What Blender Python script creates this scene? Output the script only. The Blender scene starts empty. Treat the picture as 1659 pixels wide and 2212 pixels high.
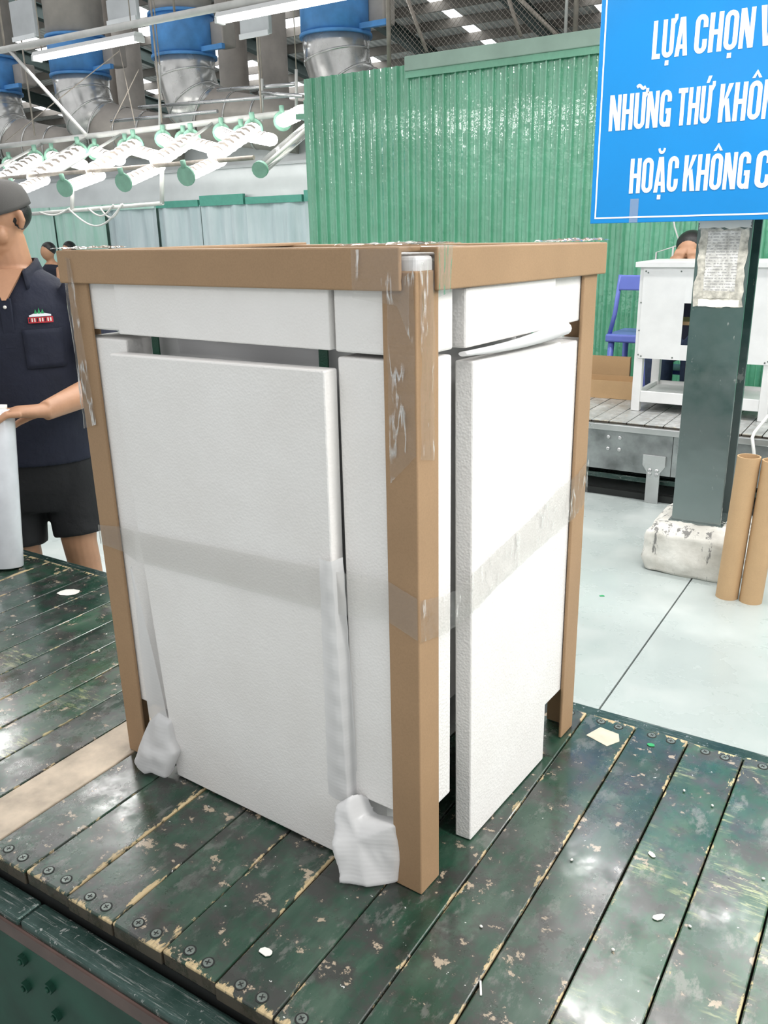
import bpy, bmesh, math, random
from mathutils import Vector, Matrix, noise

# ------------------------------------------------------------------ camera, world, lights
S = bpy.context.scene
COL = S.collection
PI = math.pi
FOCAL_PX = 1822.2
CAM = Vector((0.499, -0.857, 1.369))
CR = Vector((0.846, 0.533, -0.021)); CU = Vector((-0.151, 0.278, 0.949)); CF = Vector((-0.512, 0.799, -0.315))
CF.normalize(); CR = (CR - CF * CR.dot(CF)).normalized(); CU = CR.cross(CF).normalized()
cam_d = bpy.data.cameras.new('camera'); cam = bpy.data.objects.new('camera', cam_d); COL.objects.link(cam)
m3 = Matrix((CR, CU, -CF)).transposed()
cam.matrix_world = Matrix.Translation(CAM) @ m3.to_4x4()
cam_d.sensor_fit = 'VERTICAL'; cam_d.sensor_height = 24.0
cam_d.lens = 24.0 * FOCAL_PX / 2212.0
cam_d.clip_start = 0.02; cam_d.clip_end = 200
S.camera = cam

world = bpy.data.worlds.new('hall_daylight'); S.world = world; world.use_nodes = True
world.node_tree.nodes['Background'].inputs[0].default_value = (0.97, 0.985, 1.0, 1)
world.node_tree.nodes['Background'].inputs[1].default_value = 0.56
LAMP_W = 15.0            # watts of one overhead batten
S.view_settings.view_transform = 'Standard'
S.view_settings.look = 'None'
S.view_settings.exposure = 0.5
S.view_settings.gamma = 1.0
S.view_settings.use_curve_mapping = False
try:
    S.cycles.use_denoising = True
    S.cycles.max_bounces = 6; S.cycles.diffuse_bounces = 3; S.cycles.glossy_bounces = 3; S.cycles.transparent_max_bounces = 10
    S.cycles.use_adaptive_sampling = True; S.cycles.adaptive_threshold = 0.02
    S.cycles.caustics_reflective = False; S.cycles.caustics_refractive = False
    S.cycles.sample_clamp_indirect = 6.0
except Exception:
    pass

Z0 = 0.45                # top of the slats above the floor
BOX_TURN = -0.0583
rnd = random.Random(7)

def sight(px, py, y):
    """the point of the vertical plane at distance y that lies behind one picture point"""
    d = CR * ((px - 829.5) / FOCAL_PX) - CU * ((py - 1106.0) / FOCAL_PX) + CF
    return CAM + d * ((y - CAM.y) / d.y)

# ------------------------------------------------------------------ materials
def new_mat(name):
    m = bpy.data.materials.new(name); m.use_nodes = True
    nt = m.node_tree
    return m, nt, nt.nodes['Principled BSDF']

def nd(nt, kind, ins=None, **props):
    n = nt.nodes.new(kind)
    for k, v in props.items(): setattr(n, k, v)
    for k, v in (ins or {}).items():
        if isinstance(v, bpy.types.NodeSocket): nt.links.new(v, n.inputs[k])
        else: n.inputs[k].default_value = v
    return n

def coords(nt, scale=(1, 1, 1), rand=False, kind='Object'):
    tc = nd(nt, 'ShaderNodeTexCoord')
    out = tc.outputs[kind]
    if rand:
        oi = nd(nt, 'ShaderNodeObjectInfo')
        mm = nd(nt, 'ShaderNodeMath', {0: oi.outputs['Random'], 1: 61.7}, operation='MULTIPLY')
        cb = nd(nt, 'ShaderNodeCombineXYZ', {0: mm.outputs[0], 1: mm.outputs[0], 2: mm.outputs[0]})
        out = nd(nt, 'ShaderNodeVectorMath', {0: out, 1: cb.outputs[0]}, operation='ADD').outputs[0]
    return nd(nt, 'ShaderNodeMapping', {'Vector': out, 'Scale': scale}).outputs[0]

def noise_tex(nt, vec, scale, detail=4, rough=.55):
    return nd(nt, 'ShaderNodeTexNoise', {'Vector': vec, 'Scale': scale, 'Detail': detail, 'Roughness': rough}).outputs['Fac']

def ramp(nt, fac, stops):
    r = nd(nt, 'ShaderNodeValToRGB', {'Fac': fac})
    el = r.color_ramp.elements
    while len(el) < len(stops): el.new(.5)
    for e, (p, c) in zip(el, stops):
        e.position = p
        e.color = (c, c, c, 1) if isinstance(c, (int, float)) else (*c, 1)
    return r.outputs['Color']

def mix(nt, fac, a, b):
    n = nd(nt, 'ShaderNodeMix', data_type='RGBA')
    for i, v in ((0, fac), (6, a), (7, b)):
        if isinstance(v, bpy.types.NodeSocket): nt.links.new(v, n.inputs[i])
        elif i == 0: n.inputs[0].default_value = v
        else: n.inputs[i].default_value = (*v, 1)
    return n.outputs[2]

def math_(nt, op, a, b=0.0, clamp=False):
    n = nd(nt, 'ShaderNodeMath', {0: a, 1: b}, operation=op); n.use_clamp = clamp
    return n.outputs[0]

def bump(nt, b, h, strength=.3, dist=.002):
    n = nd(nt, 'ShaderNodeBump', {'Height': h, 'Strength': strength, 'Distance': dist})
    nt.links.new(n.outputs[0], b.inputs['Normal'])

def simple(name, col, rough=.5, metal=0., var=.12, vscale=12, bscale=0, bstr=.2, bdist=.002, spec=.5, coat=0., rvar=0.):
    m, nt, b = new_mat(name)
    v = coords(nt, rand=True)
    f = noise_tex(nt, v, vscale, 5)
    lo = tuple(c * (1 - var) for c in col); hi = tuple(min(1, c * (1 + var)) for c in col)
    nt.links.new(ramp(nt, f, [(.3, lo), (.7, hi)]), b.inputs['Base Color'])
    b.inputs['Roughness'].default_value = rough; b.inputs['Metallic'].default_value = metal
    b.inputs['Specular IOR Level'].default_value = spec
    b.inputs['Coat Weight'].default_value = coat
    if rvar:
        nt.links.new(ramp(nt, noise_tex(nt, v, vscale * .7, 4), [(.3, max(.02, rough - rvar)), (.7, min(1, rough + rvar))]), b.inputs['Roughness'])
    if bscale: bump(nt, b, noise_tex(nt, v, bscale, 4), bstr, bdist)
    return m

def emitter(name, col, strength):
    m, nt, b = new_mat(name)
    b.inputs['Base Color'].default_value = (*col, 1)
    b.inputs['Emission Color'].default_value = (*col, 1); b.inputs['Emission Strength'].default_value = strength
    return m

def eps_mat(name, streak=False):
    m, nt, b = new_mat(name)
    v = coords(nt, (40, 40, 1) if streak else (1, 1, 1), rand=True)
    vo = nd(nt, 'ShaderNodeTexVoronoi', {'Vector': coords(nt, rand=True), 'Scale': 260.0}).outputs['Distance']
    n1 = noise_tex(nt, v, 7 if streak else 60, 5)
    h = math_(nt, 'ADD', math_(nt, 'MULTIPLY', vo, .6), math_(nt, 'MULTIPLY', n1, 1.0))
    nt.links.new(ramp(nt, noise_tex(nt, coords(nt, rand=True), 9, 4), [(.3, (.815, .79, .765)), (.7, (.865, .845, .825))]), b.inputs['Base Color'])
    b.inputs['Roughness'].default_value = .6
    bump(nt, b, h, .55 if streak else .42, .0016)
    return m

def plank_mat(name, paint_lo, paint_mid, paint_hi, grime, wood, streaks=0, gloss=.2, wear=.60):
    m, nt, b = new_mat(name)
    raw = nd(nt, 'ShaderNodeTexCoord').outputs['Object']
    sx = nd(nt, 'ShaderNodeSeparateXYZ', {0: raw})
    rr = nd(nt, 'ShaderNodeObjectInfo').outputs['Random']
    v = coords(nt, (1, .32, 1), rand=True); vi = coords(nt, rand=True)
    tone = noise_tex(nt, v, 14, 6, .62)
    col = ramp(nt, tone, [(.30, paint_lo), (.5, paint_mid), (.68, paint_hi)])
    g = noise_tex(nt, vi, 17, 9, .68)
    dust = ramp(nt, noise_tex(nt, coords(nt, (1, .5, 1), rand=True), 26, 10, .74), [(.55, 0.), (.62, .5)])
    col = mix(nt, dust, col, tuple(min(.6, c*5.0) for c in grime))
    gm = ramp(nt, g, [(.45, 0.), (.59, .9)])
    col = mix(nt, gm, col, grime)
    if streaks:      # brushed paint on some slats
        st = noise_tex(nt, coords(nt, (22, 120, 1), rand=True), 1.2, 6, .75)
        big = noise_tex(nt, vi, 7, 3)
        sel = streaks
        sm = math_(nt, 'MULTIPLY', math_(nt, 'MULTIPLY', ramp(nt, st, [(.52, 0.), (.62, .8)]), ramp(nt, big, [(.50, 0.), (.60, 1.)])), sel)
        col = mix(nt, sm, col, (.42, .45, .22))
    # chipped edges and sawn ends show the wood
    wob = noise_tex(nt, coords(nt, (1.5, .6, 1), rand=True), 20, 8, .72)
    ed = math_(nt, 'MINIMUM', math_(nt, 'ADD', sx.outputs[0], .004), math_(nt, 'SUBTRACT', .0955, sx.outputs[0]))
    lim = math_(nt, 'SUBTRACT', wear, math_(nt, 'MULTIPLY', math_(nt, 'FRACT', math_(nt, 'MULTIPLY', rr, 7.31)), .10))
    wid = math_(nt, 'MULTIPLY', math_(nt, 'SUBTRACT', wob, lim), .085)
    em = math_(nt, 'MULTIPLY', math_(nt, 'SUBTRACT', wid, math_(nt, 'SUBTRACT', ed, .002)), 420., True)
    en = math_(nt, 'MINIMUM', sx.outputs[1], math_(nt, 'SUBTRACT', .864, sx.outputs[1]))
    wid2 = math_(nt, 'ADD', math_(nt, 'MULTIPLY', math_(nt, 'SUBTRACT', wob, .50), .11), .0015)
    em2 = math_(nt, 'MULTIPLY', math_(nt, 'SUBTRACT', wid2, en), 400., True)
    em = math_(nt, 'MAXIMUM', em, em2)
    woodc = ramp(nt, noise_tex(nt, coords(nt, (30, 2, 1), rand=True), 6, 5), [(.3, tuple(c * .55 for c in wood)), (.65, wood)])
    col = mix(nt, em, col, woodc)
    # flakes and pale scuffs
    fl = ramp(nt, noise_tex(nt, vi, 34, 9, .68), [(.615, 0.), (.635, .75)])
    col = mix(nt, fl, col, (.46, .37, .27))
    wh = ramp(nt, noise_tex(nt, vi, 80, 6, .66), [(.69, 0.), (.71, .9)])
    col = mix(nt, wh, col, (.72, .72, .69))
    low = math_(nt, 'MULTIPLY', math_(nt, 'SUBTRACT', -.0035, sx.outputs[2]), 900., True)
    col = mix(nt, low, col, mix(nt, wob, (.012, .011, .009), (.085, .065, .04)))     # plank sides: grime plus painted-in shade
    nt.links.new(col, b.inputs['Base Color'])
    ro = ramp(nt, noise_tex(nt, vi, 13, 6, .65), [(.3, gloss), (.7, gloss + .28)])
    nt.links.new(mix(nt, em, ro, (.7, .7, .7)), b.inputs['Roughness'])
    b.inputs['Specular IOR Level'].default_value = .55
    h = math_(nt, 'ADD', math_(nt, 'MULTIPLY', g, .8), math_(nt, 'MULTIPLY', noise_tex(nt, vi, 60, 5), .5))
    h = math_(nt, 'SUBTRACT', h, math_(nt, 'MULTIPLY', em, .5))
    bump(nt, b, h, .2, .002)
    nt.links.new(ramp(nt, noise_tex(nt, vi, 11, 7, .66), [(.40, .65), (.62, .08)]), b.inputs['Coat Weight'])
    nt.links.new(ramp(nt, noise_tex(nt, vi, 26, 6, .6), [(.35, .07), (.7, .28)]), b.inputs['Coat Roughness'])
    return m

def tape_mat(name, haze=.10, wr=1.0):
    m, nt, b = new_mat(name)
    nt.nodes.remove(b)
    v = coords(nt, (9, 9, 60), rand=True)
    v2 = coords(nt, rand=True)
    h = math_(nt, 'ADD', noise_tex(nt, v, 1.4, 3), noise_tex(nt, v2, 55, 2))
    bp = nd(nt, 'ShaderNodeBump', {'Height': h, 'Strength': .35 * wr, 'Distance': .002})
    gl = nd(nt, 'ShaderNodeBsdfGlossy', {'Color': (1, 1, 1, 1), 'Roughness': .06, 'Normal': bp.outputs[0]})
    df = nd(nt, 'ShaderNodeBsdfDiffuse', {'Color': (.85, .84, .82, 1)})
    tr = nd(nt, 'ShaderNodeBsdfTransparent', {'Color': (.95, .945, .935, 1)})
    lw_ = nd(nt, 'ShaderNodeLayerWeight', {'Blend': .12})
    rg = noise_tex(nt, coords(nt, (34, 34, 5), rand=True), 1.0, 3, .6)
    crease_glint = math_(nt, 'SUBTRACT', 1., math_(nt, 'MULTIPLY', math_(nt, 'ABSOLUTE', math_(nt, 'SUBTRACT', rg, .5)), 38.), True)  # white lines along the folds stand in for glints on the film
    patchy = ramp(nt, noise_tex(nt, coords(nt, rand=True), 22, 2), [(.46, 0.), (.6, 1.)])
    crease_glint = math_(nt, 'MULTIPLY', math_(nt, 'MULTIPLY', crease_glint, patchy), .32*max(0, wr-.9), True)
    hz = math_(nt, 'ADD', crease_glint, haze, True)
    a = nd(nt, 'ShaderNodeMixShader', {0: hz, 1: tr.outputs[0], 2: df.outputs[0]})
    fac = math_(nt, 'ADD', math_(nt, 'MULTIPLY', lw_.outputs['Fresnel'], .7), math_(nt, 'ADD', math_(nt, 'MULTIPLY', crease_glint, .5), .03), True)
    c = nd(nt, 'ShaderNodeMixShader', {0: fac, 1: a.outputs[0], 2: gl.outputs[0]})
    nt.links.new(c.outputs[0], nt.nodes['Material Output'].inputs[0])
    return m

def foam_mat(name, clear=.16):
    m, nt, b = new_mat(name)
    nt.nodes.remove(b)
    wv = nd(nt, 'ShaderNodeTexWave', {'Vector': coords(nt, rand=True), 'Scale': 45.0, 'Distortion': 3.0, 'Detail': 2.0}, bands_direction='Z').outputs['Fac']
    bp = nd(nt, 'ShaderNodeBump', {'Height': wv, 'Strength': .06, 'Distance': .002})
    df = nd(nt, 'ShaderNodeBsdfDiffuse', {'Color': (.88, .875, .875, 1), 'Normal': bp.outputs[0]})
    tl = nd(nt, 'ShaderNodeBsdfTranslucent', {'Color': (.88, .88, .89, 1)})
    gl = nd(nt, 'ShaderNodeBsdfGlossy', {'Roughness': .35, 'Normal': bp.outputs[0]})
    tr = nd(nt, 'ShaderNodeBsdfTransparent')
    a = nd(nt, 'ShaderNodeMixShader', {0: .35, 1: df.outputs[0], 2: tl.outputs[0]})
    a = nd(nt, 'ShaderNodeMixShader', {0: .05, 1: a.outputs[0], 2: gl.outputs[0]})
    a = nd(nt, 'ShaderNodeMixShader', {0: clear, 1: a.outputs[0], 2: tr.outputs[0]})
    nt.links.new(a.outputs[0], nt.nodes['Material Output'].inputs[0])
    return m

def card_mat(name, col):
    m, nt, b = new_mat(name)
    v = coords(nt, rand=True)
    f = noise_tex(nt, v, 6, 4); fine = noise_tex(nt, v, 420, 3)
    c = ramp(nt, f, [(.3, tuple(x * .93 for x in col)), (.7, tuple(x * 1.06 for x in col))])
    c = mix(nt, ramp(nt, fine, [(.35, .18), (.6, 0.)]), c, tuple(x * .6 for x in col))
    nt.links.new(c, b.inputs['Base Color']); b.inputs['Roughness'].default_value = .62
    b.inputs['Specular IOR Level'].default_value = .35
    bump(nt, b, fine, .08, .001)
    return m

MT = {}
MT['card'] = card_mat('brown_paperboard', (.375, .240, .136))
MT['carton'] = card_mat('carton_board', (.55, .36, .19))
MT['eps'] = eps_mat('white_polystyrene'); MT['eps_cut'] = eps_mat('hot_wire_cut_polystyrene', True)
MT['tape'] = tape_mat('clear_tape', .09); MT['tape_crinkled'] = tape_mat('crinkled_clear_tape', .045, 2.6)
MT['foam'] = foam_mat('foam_sheet'); MT['foam_thick'] = foam_mat('foam_sheet_layers', .04)
MT['cabinet'] = simple('white_lacquer', (.82, .82, .81), .35, var=.03)
MT['strap'] = simple('green_strap', (.02, .10, .06), .45, bscale=400, bstr=.5)
MT['plank'] = plank_mat('worn_green_slat', (.007, .019, .013), (.013, .049, .029), (.052, .092, .065), (.034, .033, .031), (.56, .43, .24), 0, .14)
MT['plank_brushed'] = plank_mat('brushed_green_slat', (.010, .038, .022), (.024, .082, .044), (.072, .135, .085), (.055, .052, .048), (.62, .52, .28), .9, .14, .545)
MT['plank_bare'] = simple('bare_wood_slat', (.50, .41, .31), .45, var=.3, vscale=16, bscale=40, bstr=.3)
MT['plank_grey'] = plank_mat('dusty_grey_slat', (.30, .31, .30), (.42, .43, .42), (.55, .55, .54), (.30, .30, .29), (.5, .46, .38), 0, .35)
MT['screw'] = simple('dull_screw_steel', (.20, .23, .21), .4, .6, var=.3, vscale=120)
MT['dark'] = simple('dark_groove', (.012, .014, .013), .7)
MT['side_green'] = simple('dark_green_steel_side', (.010, .050, .032), .5, .0, var=.35, vscale=9, bscale=30, bstr=.1, spec=.3)
def rail_mat():
    m, nt, b = new_mat('scratched_green_steel')
    v = coords(nt); c = ramp(nt, noise_tex(nt, v, 14, 6, .65), [(.35, (.018, .050, .040)), (.62, (.055, .095, .085))])
    sc_ = noise_tex(nt, coords(nt, (9, 220, 220)), 1.1, 6, .75)
    fl_ = noise_tex(nt, v, 70, 5, .7)
    m_ = math_(nt, 'MAXIMUM', ramp(nt, sc_, [(.56, 0.), (.64, .7)]), ramp(nt, fl_, [(.62, 0.), (.66, .8)]))  # pale scratches and flecks, thickened to paint in the rail's gloss
    nt.links.new(mix(nt, m_, c, (.42, .43, .41)), b.inputs['Base Color'])
    b.inputs['Metallic'].default_value = .45
    nt.links.new(ramp(nt, noise_tex(nt, v, 18, 5), [(.3, .12), (.7, .38)]), b.inputs['Roughness'])
    bump(nt, b, math_(nt, 'ADD', sc_, fl_), .2, .002)
    return m
MT['rail_green'] = rail_mat()
MT['rail_brown'] = simple('worn_rail_edge', (.10, .06, .05), .3, .5, var=.3)
MT['far_steel'] = simple('worn_grey_steel', (.30, .32, .32), .33, .7, var=.45, vscale=7, bscale=30, bstr=.1, rvar=.15)
MT['galv'] = simple('galvanised_steel', (.62, .62, .62), .3, .95, var=.1, vscale=6, rvar=.12)
MT['duct'] = simple('duct_sheet_steel', (.66, .65, .63), .24, .7, var=.25, vscale=3, rvar=.12)
MT['duct_dusty'] = simple('dusty_duct', (.47, .425, .385), .7, .1, var=.18, vscale=3)
MT['duct_blue'] = simple('blue_duct_paint', (.09, .30, .66), .5, var=.22, vscale=4, bscale=20, bstr=.1)
MT['white_paint'] = simple('white_paint', (.78, .78, .77), .35, var=.04)
MT['pipe_white'] = simple('white_pipe_paint', (.72, .71, .68), .4, var=.12, vscale=5)
MT['rod'] = simple('dusty_rod', (.42, .37, .32), .6, .3, var=.2)
MT['purlin'] = simple('purlin_steel', (.26, .235, .21), .6, .3, var=.2, vscale=2)
MT['rafter'] = simple('rafter_dark_green', (.05, .075, .07), .5, .2)
MT['column'] = None
MT['tube'] = card_mat('kraft_tube', (.50, .33, .18))
MT['green_cap'] = simple('pale_green_plastic', (.27, .50, .38), .45)
MT['lamp_glow'] = emitter('fluorescent_glow', (1, .99, .96), 4.0)
MT['lamp_soft'] = emitter('fluorescent_glow_behind_cover', (1, 1, .97), 1.6)
MT['skylight'] = emitter('daylit_roof_panel', (.95, .98, 1.0), 3.0)
try: MT['lamp_glow'].cycles.emission_sampling = 'NONE'      # the area lights of the battens carry this light
except Exception: pass
MT['clear'] = tape_mat('clear_plastic_tube', .18)
MT['paper'] = simple('scrap_paper', (.78, .76, .70), .7, var=.08)
MT['masking'] = simple('masking_paper', (.50, .47, .37), .6, var=.12, vscale=40)
MT['skin'] = simple('skin', (.50, .265, .155), .5, var=.1, vscale=16, bscale=160, bstr=.06)
MT['hair'] = simple('black_hair', (.012, .011, .011), .4, var=.3, vscale=150, bscale=260, bstr=.5)
MT['cap'] = simple('grey_cap_cloth', (.095, .090, .085), .8, var=.08, bscale=500, bstr=.3)
MT['shirt'] = simple('navy_shirt_cloth', (.008, .011, .026), .8, var=.15, vscale=10, bscale=18, bstr=.5, bdist=.012)
MT['shorts'] = simple('black_shorts_cloth', (.007, .0075, .009), .75, var=.2, vscale=10, bscale=14, bstr=.5, bdist=.012)
MT['jeans'] = simple('blue_jeans', (.035, .055, .11), .8, var=.25, vscale=30)
MT['shoe'] = simple('black_shoe', (.02, .02, .02), .5)
MT['film_roll'] = simple('wound_stretch_film', (.74, .76, .80), .22, var=.06, vscale=20, bscale=8, bstr=.05, coat=.4)
MT['blue_plastic'] = simple('blue_plastic', (.15, .20, .62), .35, var=.05)
MT['eye'] = simple('eye_white', (.8, .78, .75), .2); MT['lip'] = simple('lips', (.42, .17, .13), .5)
MT['sign_blue'] = simple('blue_sign_paint', (.002, .205, .54), .22, var=.05, vscale=3)
MT['sign_white'] = simple('white_sign_letters', (.82, .84, .88), .35, var=.02)
MT['logo_red'] = simple('red_thread', (.45, .02, .03), .7); MT['logo_green'] = simple('green_thread', (.02, .28, .10), .7)
MT['back_wall'] = simple('dim_far_wall', (.30, .28, .26), .8, var=.2, vscale=.4)
MT['hood'] = simple('grey_hood_panel', (.55, .57, .58), .35, .2, var=.2, vscale=1.4)
MT['hood_light'] = simple('pale_hood_panel', (.82, .84, .85), .3, .2, var=.12, vscale=1.2)
MT['teal'] = simple('teal_sheet_edge', (.10, .40, .31), .4, var=.1)

def curtain_mat(name, a, b_):
    m, nt, b = new_mat(name)
    f = noise_tex(nt, coords(nt, (3, 1, .35), rand=True), 2.2, 5)
    nt.links.new(ramp(nt, f, [(.35, a), (.65, b_)]), b.inputs['Base Color'])
    b.inputs['Roughness'].default_value = .3
    bump(nt, b, noise_tex(nt, coords(nt, (6, 1, .5), rand=True), 2, 3), .5, .03)
    return m
MT['curtain'] = curtain_mat('grey_plastic_sheet', (.58, .70, .73), (.74, .83, .86))
MT['curtain_green'] = curtain_mat('pale_green_plastic_sheet', (.46, .80, .66), (.68, .90, .83))

def wall_mat():
    m, nt, b = new_mat('green_sheet_paint')
    v = coords(nt, rand=True)
    f = noise_tex(nt, v, 2.5, 5)
    nt.links.new(ramp(nt, f, [(.3, (.10, .37, .215)), (.7, (.15, .48, .30))]), b.inputs['Base Color'])
    b.inputs['Roughness'].default_value = .22
    b.inputs['Specular IOR Level'].default_value = .7
    b.inputs['Coat Weight'].default_value = 1.0; b.inputs['Coat Roughness'].default_value = .07; b.inputs['Coat IOR'].default_value = 1.8
    dents = noise_tex(nt, coords(nt, (1.6, 1, 1.1), rand=True), 9, 3)
    bump(nt, b, dents, .55, .02)
    cn = nd(nt, 'ShaderNodeBump', {'Height': dents, 'Strength': .16, 'Distance': .02}); nt.links.new(cn.outputs[0], b.inputs['Coat Normal'])
    return m
MT['wall'] = wall_mat()
MT['wall_trim'] = simple('faded_green_flashing', (.33, .46, .38), .4, var=.15, vscale=3)

def floor_mat():
    m, nt, b = new_mat('pale_epoxy_floor')
    v = coords(nt)
    c = ramp(nt, noise_tex(nt, v, 1.3, 6), [(.3, (.34, .385, .375)), (.7, (.44, .485, .47))])
    d = noise_tex(nt, v, 3.1, 9, .62)
    c = mix(nt, ramp(nt, d, [(.50, 0.), (.70, .4)]), c, (.53, .55, .53))
    c = mix(nt, ramp(nt, noise_tex(nt, v, 34, 5), [(.68, 0.), (.72, .5)]), c, (.33, .33, .31))
    nt.links.new(c, b.inputs['Base Color'])
    nt.links.new(ramp(nt, d, [(.40, .16), (.62, .5)]), b.inputs['Roughness'])
    return m
MT['floor'] = floor_mat()

def column_mat():
    m, nt, b = new_mat('scratched_green_column_paint')
    v = coords(nt)
    c = ramp(nt, noise_tex(nt, v, 5, 5), [(.3, (.03, .085, .075)), (.7, (.10, .15, .145))])
    c = mix(nt, ramp(nt, noise_tex(nt, coords(nt, (1, 1, .5)), 22, 6, .7), [(.63, 0.), (.66, .7)]), c, (.45, .47, .44))
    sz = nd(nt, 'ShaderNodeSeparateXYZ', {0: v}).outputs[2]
    floor_refl = math_(nt, 'MULTIPLY', math_(nt, 'SUBTRACT', .36, math_(nt, 'ADD', math_(nt, 'MULTIPLY', sz, .5), math_(nt, 'MULTIPLY', math_(nt, 'SUBTRACT', noise_tex(nt, v, 7, 5), .5), .5))), 5., True)  # mask of the painted floor reflection, stronger towards the foot
    floor_refl = math_(nt, 'MULTIPLY', floor_refl, .5)
    c = mix(nt, floor_refl, c, (.36, .40, .40))       # paler grey painted low down for the bright floor's reflection
    nt.links.new(math_(nt, 'ADD', math_(nt, 'MULTIPLY', floor_refl, .35), .45), b.inputs['Metallic'])
    nt.links.new(c, b.inputs['Base Color']); b.inputs['Roughness'].default_value = .22
    b.inputs['Coat Weight'].default_value = .8; b.inputs['Coat Roughness'].default_value = .1
    bump(nt, b, noise_tex(nt, v, 5, 3), .3, .012)
    return m
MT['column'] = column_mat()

def base_mat():
    m, nt, b = new_mat('scuffed_white_concrete')
    v = coords(nt)
    c = ramp(nt, noise_tex(nt, v, 9, 6), [(.3, (.48, .46, .41)), (.65, (.74, .72, .67))])
    st = noise_tex(nt, coords(nt, (20, 20, 3)), 1.3, 5, .7)
    c = mix(nt, ramp(nt, st, [(.565, 0.), (.60, .8)]), c, (.10, .10, .10))
    nt.links.new(c, b.inputs['Base Color']); b.inputs['Roughness'].default_value = .75
    bump(nt, b, noise_tex(nt, v, 30, 6), .5, .006)
    return m
MT['col_base'] = base_mat()

def notice_mat():
    m, nt, b = new_mat('torn_printed_notice')
    v = coords(nt)
    c = ramp(nt, noise_tex(nt, v, 30, 6), [(.35, (.42, .41, .38)), (.6, (.70, .69, .66))])
    # rows of tiny print
    sx = nd(nt, 'ShaderNodeSeparateXYZ', {0: v})
    row = math_(nt, 'FRACT', math_(nt, 'MULTIPLY', sx.outputs[2], 95.))
    ink = math_(nt, 'MULTIPLY', math_(nt, 'LESS_THAN', row, .45), ramp(nt, noise_tex(nt, coords(nt, (120, 1, 95)), 1.0, 1), [(.44, 0.), (.5, .55)]))
    c = mix(nt, ink, c, (.18, .18, .19))
    nt.links.new(c, b.inputs['Base Color']); b.inputs['Roughness'].default_value = .6
    return m
MT['notice'] = notice_mat()
MT['torn'] = simple('torn_glued_paper', (.50, .48, .42), .7, var=.45, vscale=45)

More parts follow.
